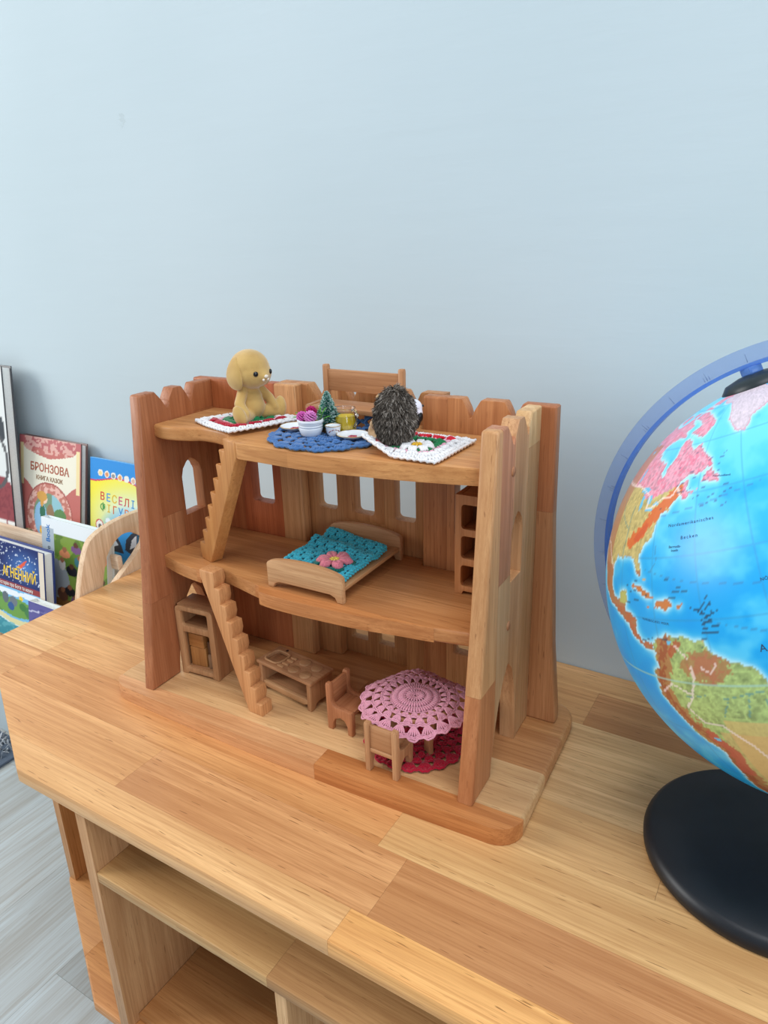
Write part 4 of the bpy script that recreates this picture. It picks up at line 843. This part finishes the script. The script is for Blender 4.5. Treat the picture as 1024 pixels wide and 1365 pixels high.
T = Tubes(); T.tube([(.040, 0, .0165), (.0405, -.0005, .026), (.052, -.001, .040), (.060, -.001, .060), tuple(SPo+n*.004)], [.019, .0165, .0135, .0115, .0095], 20); T.obj('stem', BLKP, globe)
MBL = NT('blue_clear_plastic'); tr = MBL.n('ShaderNodeBsdfTransparent'); tr.inputs[0].default_value = (.86, .90, .97, 1); mx = MBL.n('ShaderNodeMixShader'); mx.inputs[0].default_value = .16
MBL.p.inputs['Base Color'].default_value = lin4((120, 156, 226)); MBL.set(Roughness=.15); MBL.l(tr.outputs[0], mx.inputs[1]); MBL.l(MBL.p.outputs[0], mx.inputs[2]); MBL.l(mx.outputs[0], MBL.out.inputs[0]); MBL = MBL.m
MRI = NT('blue_plastic_rim'); tr = MRI.n('ShaderNodeBsdfTransparent'); tr.inputs[0].default_value = (.62, .76, .97, 1); mx = MRI.n('ShaderNodeMixShader'); mx.inputs[0].default_value = .45
MRI.p.inputs['Base Color'].default_value = lin4((84, 134, 224)); MRI.set(Roughness=.12); MRI.l(tr.outputs[0], mx.inputs[1]); MRI.l(MRI.p.outputs[0], mx.inputs[2]); MRI.l(mx.outputs[0], MRI.out.inputs[0]); MRI = MRI.m
ph = math.radians(221); ee = Vector((math.cos(ph), math.sin(ph), 0)); hv = Vector((0, 0, 1)).cross(ee)
def ringstrip(name, r0, r1, hw, a0, a1, mat, n=110):
    V, F = [], []
    for i in range(n+1):
        a = math.radians(a0+(a1-a0)*i/n); d = ee*math.cos(a)+Vector((0, 0, 1))*math.sin(a)
        for r, s in ((r0, -1), (r1, -1), (r1, 1), (r0, 1)): V.append(d*r+hv*hw*s)
    for i in range(n):
        for k in range(4): k2 = (k+1) % 4; F.append((i*4+k, i*4+k2, i*4+4+k2, i*4+4+k))
    F += [(3, 2, 1, 0), tuple(n*4+k for k in range(4))]
    o = mesh_obj(name, V, F, mat, globe, angle=40); o.matrix_local = GM; return o
ringstrip('meridian_arc', .1385, .1475, .0011, -92, 96, MBL); ringstrip('meridian_rim', .1362, .1384, .0034, -92, 96, MRI)
T = Tubes()
for i in range(-8, 10):
    a = math.radians(i*10); d = ee*math.cos(a)+Vector((0, 0, 1))*math.sin(a); tt = -ee*math.sin(a)+Vector((0, 0, 1))*math.cos(a)
    for k, L in ((-1, .4), (0, .8), (1, .4)):
        if i % 2 and k: continue
        p0, p1 = d*.1392+hv*.0013+tt*k*.0016, d*(.1392+.0062*L)+hv*.0013+tt*k*.0016; T.tube([tuple(p0), tuple(p1)], .00018, 4)
o = T.obj('degree_marks', plain('grey_ink', (110, 132, 170), .6), globe); o.matrix_local = GM
cap = lathe('pole_cap', [(.0001, GR-.002), (.0190, GR-.0030), (.0192, GR-.0010), (.0160, GR+.0030), (.0080, GR+.0052), (.0001, GR+.0058)], plain('dark_green_cap', (34, 44, 48), .4), globe, 40); cap.matrix_local = GM
o = slab('axle_post', rrect(-.0055, .0055, -.0040, .0040, .0012), FF, GR+.0050, .1366, MRI, globe); o.matrix_local = GM

# ---------------------------------------------------------------- book rack and picture books
BIR = (232, 208, 178); RB = -.295; RX0, RX1 = -.7630, -.7535
rack = thing('book_rack', 'pale birch book rack with curved sides, full of picture books', 'book rack', (-.98, .52, RB))
RO = Vector((-.98, .52, RB))
def rbox(name, x0, x1, y0, y1, z0, z1, mat, col=BIR, bev=.002): return box(name, x0-RO.x, x1-RO.x, y0-RO.y, y1-RO.y, z0-RO.z, z1-RO.z, mat, rack, bev, color=col)
prof = [(.500, RB), (.462, -.20), (.462, -.12)]+spline([(.4830, -.020), (.4950, .020), (.5100, .0555), (.5255, .0690), (.5560, .0768), (.5900, .0785), (.6080, .0770)], 4)+[(.6200, .0760), (.6285, .07), (.6285, RB)]
hole = spline([(.5150, -.045), (.5201, -.0148), (.5369, .0352), (.5582, .0537), (.5750, .0555), (.5881, .0483), (.5960, .033), (.5379, -.0084)], 3)+[(.5200, -.040)]
for x0 in (RX0, -1.2045):
    slab('side_panel', [(a-RO.y, b-RO.z) for a, b in prof], FS, x0-RO.x, x0+.0095-RO.x, TZ, rack, holes=[[(a-RO.y, b-RO.z) for a, b in hole]], bevel=.0025, color=BIR)
IX0, IX1 = -1.1945, -.7633
for nm, y0, y1, z0, z1 in (('tier_board', .566, .6223, -.0180, -.0096), ('rail', .5585, .5655, .004, .0245), ('tier_board', .524, .557, -.0790, -.0702), ('rail', .5160, .5225, -.0700, -.052), ('tier_board', .4650, .514, -.140, -.131), ('rail', .4650, .4710, -.1308, -.108), ('back_panel', .6225, .6280, -.28, -.02)):
    rbox(nm, IX0, IX1, y0, y1, z0, z1, TX, (236, 218, 196))
PAPER = plain('page_block', (224, 226, 222), .8, .2, .08, 900)
def book(label, xl, xr, ytop, ztop, h, th, lean, cover, paint, nx=70, spine_x=None, group='picture books in the birch rack', top_pages=True):
    w_ = xr-xl; L = math.radians(lean)
    t = thing('picture_book', label, 'book', (xl, ytop-h*math.sin(L), ztop-h*math.cos(L)), 0, group, -L)
    cm = plain('cover_board', cover, .4)
    box('back_cover', 0, w_, th-.0016, th, 0, h, cm, t, .0003); box('front_cover', 0, w_, 0, .0016, 0, h, cm, t, .0003)
    box('pages', .0020, w_-.0028, .0017, th-.0017, .0025, h-.0030, PAPER, t, .0003); box('spine', 0, .0018, .0017, th-.0017, 0, h, cm, t, .0003)
    ny = int(nx*h/w_); gx, gz = np.meshgrid(np.linspace(0, 1, nx), np.linspace(0, 1, ny))
    colr = paint(gx, gz, w_, h)
    V = np.stack((gx*w_*.994+w_*.003, np.full_like(gx, -.00025), gz*h*.994+h*.003), -1).reshape(-1, 3).tolist()
    F = [(j*nx+i, j*nx+i+1, (j+1)*nx+i+1, (j+1)*nx+i) for j in range(ny-1) for i in range(nx-1)]
    o = mesh_obj('cover_print', V, F, PRINT, t); set_col(o, srgb2lin(colr.reshape(-1, 3))); return t
class Cv:
    def __init__(s, x, y, bgc): s.x, s.y = x, y; s.c = np.zeros(x.shape+(3,))+np.asarray(bgc, float)
    def put(s, mask, c, k=1.): a = np.clip(np.asarray(mask, float)*k, 0, 1)[..., None]; s.c = s.c*(1-a)+np.asarray(c, float)*a
    def ell(s, cx, cy, rx, ry, c, k=1., ang=0.):
        dx, dy = s.x-cx, s.y-cy; ca, sa = math.cos(ang), math.sin(ang); s.put(np.hypot((dx*ca+dy*sa)/rx, (-dx*sa+dy*ca)/ry) < 1, c, k)
    def poly(s, pts, c, k=1.): s.put(inpoly(s.x, s.y, pts), c, k)
def p_bronze(x, y, w_, h):
    k = Cv(x, y, (196, 112, 104)); n = vnoise(x*26, y*38, 4, 2)
    k.put(y > .90, (190, 104, 106)); k.put((y > .86) & (np.abs(x-.5) < .42) & (n > .5), (232, 190, 176), .8)
    k.poly([(.03, .93), (.12, .88), (.3, .845), (.5, .82), (.7, .845), (.88, .88), (.97, .93), (.95, .62), (.86, .58), (.74, .50), (.5, .60), (.26, .50), (.14, .58), (.05, .62)], (238, 234, 214))
    k.put((np.abs(x-.04) < .03) & (y > .55) & (y < .93), (240, 222, 168)); k.put((np.abs(x-.96) < .03) & (y > .55) & (y < .93), (240, 222, 168))
    k.ell(.5, .30, .385, .31, (172, 92, 84)); k.ell(.5, .30, .37, .295, (196, 124, 110)); d = np.hypot((x-.5)/.37, (y-.30)/.295); k.put((d < 1) & (n > .52), (238, 196, 182), .85)
    k.ell(.5, .30, .26, .21, (120, 150, 120)); k.put((np.hypot((x-.5)/.26, (y-.30)/.21) < 1) & (x > .55) & (y > .30), (146, 196, 206)); k.ell(.68, .33, .10, .06, (96, 140, 84)); k.ell(.72, .22, .07, .05, (210, 110, 60)); k.ell(.52, .28, .07, .14, (146, 120, 88))
    k.ell(.36, .27, .105, .15, (142, 190, 224)); k.ell(.39, .33, .045, .07, (48, 112, 84)); k.ell(.41, .45, .06, .042, (240, 206, 178)); k.ell(.38, .475, .085, .045, (214, 160, 76)); k.ell(.38, .43, .03, .05, (214, 160, 76))
    k.ell(.61, .235, .055, .035, (240, 206, 178)); k.ell(.61, .262, .07, .03, (190, 70, 50)); k.ell(.61, .17, .085, .06, (110, 160, 214)); k.ell(.61, .165, .035, .045, (56, 76, 110)); k.ell(.43, .155, .09, .04, (244, 196, 52)); k.ell(.43, .185, .09, .025, (238, 150, 60), .7)
    k.ell(.16, .06, .12, .085, (220, 170, 130)); k.put((np.hypot((x-.16)/.12, (y-.06)/.085) < 1) & (n > .5), (120, 150, 110), .8); k.ell(.13, .06, .05, .035, (214, 90, 90), .8)
    return k.c
t = book('rose-red fairy tale book with an oval picture standing in the rack', -1.0169, -.8744, .6130, .1525, .165, .0110, 12, (110, 84, 80), p_bronze, 110)
text('lettering', 'БРОНЗОВА', .0165, plain('copper_print', (172, 92, 66), .5), t, (.0715, -.0004, .1200), bold=.0003); text('lettering', 'КНИГА КАЗОК', .0088, plain('umber_print', (140, 104, 70), .5), t, (.0715, -.0004, .1050), bold=.0002)
def p_ves(x, y, w_, h):
    k = Cv(x, y, (248, 236, 70)); d = np.hypot((x-.9)/.8, (y-.40)/.36); k.put(np.clip(1.35-d, 0, 1), (216, 240, 250)); k.put(np.clip(1.15-np.hypot((x-.95)/.75, (y-.22)/.34), 0, 1)*1.6, (60, 156, 226))
    k.put(y > .80-.03*np.cos(x*5), (214, 66, 98)); k.put(y > .815-.03*np.cos(x*5), (44, 146, 224))
    for i, c in enumerate(((240, 214, 150), (228, 150, 100), (150, 150, 150), (236, 160, 90), (236, 238, 236), (222, 184, 160), (240, 220, 160))):
        k.ell(.22+i*.135, .865-.004*i, .052, .033, (244, 240, 226)); k.ell(.22+i*.135, .862-.004*i, .034, .022, c)
    for cx, cy in ((.42, .40), (.24, .20), (.7, .47)): k.ell(cx, cy, .10, .022, (236, 246, 252), .9); k.ell(cx-.04, cy+.015, .05, .02, (236, 246, 252), .9)
    k.ell(.20, .345, .088, .060, (214, 84, 92)); k.ell(.20, .345, .070, .048, (246, 244, 240)); k.ell(.21, .335, .035, .026, (110, 110, 120)); k.ell(.225, .325, .02, .014, (238, 196, 60))
    k.poly([(.34, .28), (.40, .30), (.56, .28), (.66, .20), (.72, .12), (.40, .12), (.44, .20)], (62, 64, 74)); k.poly([(.42, .25), (.52, .25), (.60, .19), (.48, .16)], (226, 230, 236)); k.poly([(.74, .16), (.76, .26), (.86, .33), (1, .40), (1, .20), (.92, .12)], (62, 64, 74)); k.poly([(.84, .18), (.88, .28), (.97, .33), (.97, .22)], (226, 230, 236))
    return k.c
t = book('yellow and blue activity book with coloured capital letters in the rack', -.8640, -.7645, .6165, .1350, .145, .0045, 11, (96, 170, 220), p_ves, 90)
LC = [(214, 58, 62), (60, 150, 220), (228, 190, 40), (202, 70, 130), (206, 76, 60), (70, 150, 210)]
for i, ch_ in enumerate('ВЕСЕЛІ'): text('lettering', ch_, .0155, plain('letter_ink_%d' % i, LC[i], .5), t, (.0262+i*.0125, -.0004, .0920-.0006*i), bold=.0001)
for i, ch_ in enumerate('ФІГУРИ'): text('lettering', ch_, .0155, plain('letter_ink_%d' % (i+6), [(76, 160, 80), (226, 190, 60), (220, 110, 60), (70, 150, 214), (222, 120, 60), (206, 60, 90)][i], .5), t, (.0275+i*.0122, -.0004, .0765-.0006*i), bold=.0001)
def p_white(x, y, w_, h):
    k = Cv(x, y, (228, 232, 230)); k.put((y < .34+.05*np.sin(x*9)) & (y > .14), (150, 70, 76)); k.put((vnoise(x*40, y*50, 2, 2) > .55) & (y < .34) & (y > .14), (120, 50, 60), .5)
    k.ell(.80, .72, .06, .05, (40, 44, 50)); k.ell(.93, .66, .05, .07, (60, 66, 72)); k.put((np.abs(np.hypot((x-.78)/.2, (y-.48)/.16)-1) < .08), (90, 90, 92)); k.put((np.abs(x-.9) < .006) & (y < .2), (150, 70, 76)); k.ell(.55, .6, .2, .18, (206, 210, 208))
    return k.c
book('tall white picture book with thick page block at the end of the rack', -1.190, -1.0010, .5960, .2560, .2670, .0160, 7, (70, 72, 76), p_white, 60)
def p_bible(x, y, w_, h):
    k = Cv(x, y, (232, 240, 244)); n = vnoise(x*7, y*7, 8, 3); k.put((y < .84) & (x > .20), (128, 156, 66)); k.put((y < .84) & (x > .20) & (n > .55), (96, 128, 52)); k.put((x < .2) & (y < .9), (176, 190, 200)); k.ell(.20, .30, .22, .26, (150, 158, 164)); k.put((y < .12) & (x > .2), (120, 84, 40))
    rg = random.Random(3)
    for i in range(24):
        cx, cy = rg.uniform(.3, .98), rg.uniform(.1, .78); c = rg.choice(((92, 58, 44), (140, 84, 58), (200, 196, 190), (64, 120, 130), (120, 84, 130), (34, 34, 40), (200, 130, 90), (44, 92, 64))); k.ell(cx, cy, rg.uniform(.05, .09), rg.uniform(.045, .08), c); k.ell(cx, cy+.05, .035, .032, rg.choice(((96, 60, 44), (150, 100, 70))))
    return k.c
t = book('worn white-edged picture book with a crowd of people on a green cover', -.9138, -.7750, .5570, .0567, .1280, .0120, 9, (214, 226, 230), p_bible, 90)
text('lettering', 'The Bible Picture', .0118, plain('grey_spine_print', (84, 100, 112), .6), t, (.0150, -.0004, .0470), (PI/2, -PI/2, 0)); text('lettering', 'Book', .0118, plain('blue_spine_print', (52, 120, 190), .6), t, (.0150, -.0004, .1060), (PI/2, -PI/2, 0), bold=.0002)
def p_agn(x, y, w_, h):
    k = Cv(x, y, (26, 44, 104)); n = vnoise(x*60, y*60, 6, 2); k.put(np.clip(1-np.hypot((x-.72)/.35, (y-.80)/.2), 0, 1), (74, 130, 196)); k.put((n > .74) & (y > .62), (226, 236, 246))
    k.poly([(.62, .79), (.70, .845), (.76, .88), (.72, .82), (.66, .77)], (230, 92, 60)); k.poly([(.585, .765), (.62, .80), (.66, .775)], (248, 200, 50))
    k.put((y < .60) & (y > .545), (148, 54, 56)); k.put(y < .545, (120, 190, 232)); k.ell(.45, .49, .2, .035, (236, 244, 250)); k.ell(.8, .50, .2, .03, (236, 244, 250)); k.ell(.64, .455, .032, .024, (246, 206, 60))
    k.ell(.2, .36, .25, .12, (86, 140, 70)); k.ell(.55, .34, .3, .10, (110, 160, 72)); k.ell(.9, .33, .22, .09, (70, 128, 76)); k.ell(.52, .40, .06, .055, (110, 120, 128)); k.ell(.40, .42, .05, .06, (96, 108, 116)); k.ell(.86, .385, .055, .055, (64, 120, 206)); k.ell(.80, .38, .03, .05, (206, 80, 90)); k.ell(.92, .38, .03, .05, (150, 90, 190)); k.ell(.48, .34, .05, .045, (46, 90, 150)); k.ell(.66, .37, .05, .04, (60, 124, 60))
    k.put(y < .26-.05*x+.02*np.sin(x*9), (226, 220, 166)); k.put(y < .21-.06*x+.02*np.sin(x*9), (214, 236, 238)); k.put(y < .195-.06*x+.02*np.sin(x*9), (62, 150, 168)); k.put((y < .17) & (vnoise(x*14, y*40, 9, 2) > .55), (104, 184, 194), .7); k.poly([(.74, .20), (.90, .19), (.88, .155), (.77, .16)], (196, 64, 44)); k.ell(.56, .05, .05, .025, (120, 150, 40)); k.put((x > .93), (226, 214, 196))
    return k.c
t = book('dark blue night-sky picture book with yellow title in the front tier', -1.017, -.8620, .5180, .0250, .1420, .0160, 9, (40, 58, 120), p_agn, 110)
text('lettering', 'АГНЕННИЙ', .0205, plain('yellow_title', (246, 206, 46), .5), t, (.0980, -.0004, .0990), bold=.0003).scale = (.68, 1, 1); text('lettering', 'історія про Бога та науку', .0074, plain('white_title', (244, 240, 232), .5), t, (.0900, -.0004, .0812)).scale = (.85, 1, 1)
def p_pur(x, y, w_, h):
    k = Cv(x, y, (96, 92, 156)); k.put(np.abs(y-.9-.12*(x-.5)) < .012, (200, 200, 226)); k.put(vnoise(x*6, y*6, 12, 3) > .55, (78, 74, 140), .7); k.put(x > .85, (206, 190, 176)); k.put((np.abs(x-.82) < .03) & (y > .86) & (y < .95), (40, 40, 70)); return k.c
book('low violet picture book leaning in the front tier by the table', -.8760, -.7900, .4920, -.0370, .0880, .0135, 10, (216, 222, 220), p_pur, 50)
# ---------------------------------------------------------------- shaggy rug on the floor
t = thing('shaggy_rug', 'grey shaggy rug on the floor beside the table', 'rug', (-1.62, .02, FLZ))
slab('backing', rrect(-.412, .412, -.56, .60, .02), FF, .0003, .0060, plain('rug_edge', (92, 104, 120), .9), t, bevel=.0015)
V, F, col = [], [], []
for i in range(16000):
    x, y = random.uniform(-.405, .398), random.uniform(-.55, .59)
    if i % 3 and not (x > .15 and y > .2): continue
    a = random.random()*2*PI; L = random.uniform(.012, .022); d = np.array((math.cos(a)*.8, math.sin(a)*.8, random.uniform(.5, 1.1))); d /= np.linalg.norm(d); s = np.array((-math.sin(a), math.cos(a), 0))*.0016; c = np.array((x, y, .0058)); b = len(V); up = np.array((0, 0, .0012))
    if x+d[0]*L > .402: d[0] = -abs(d[0])
    mth = c+d*L*.6; tip = c+d*L-np.array((0, 0, .002)); V += [c+s, c-s, c+up, mth+s*1.2, mth-s*1.2, mth+up, tip]; F += [(b, b+1, b+4, b+3), (b+1, b+2, b+5, b+4), (b+2, b, b+3, b+5), (b+3, b+4, b+6), (b+4, b+5, b+6), (b+5, b+3, b+6)]
    g = random.uniform(.18, .62); col += [(g*.86, g*.93, g)]*7
o = mesh_obj('pile', V, F, FUR, t); set_col(o, np.array(col)); o['kind'] = 'stuff'
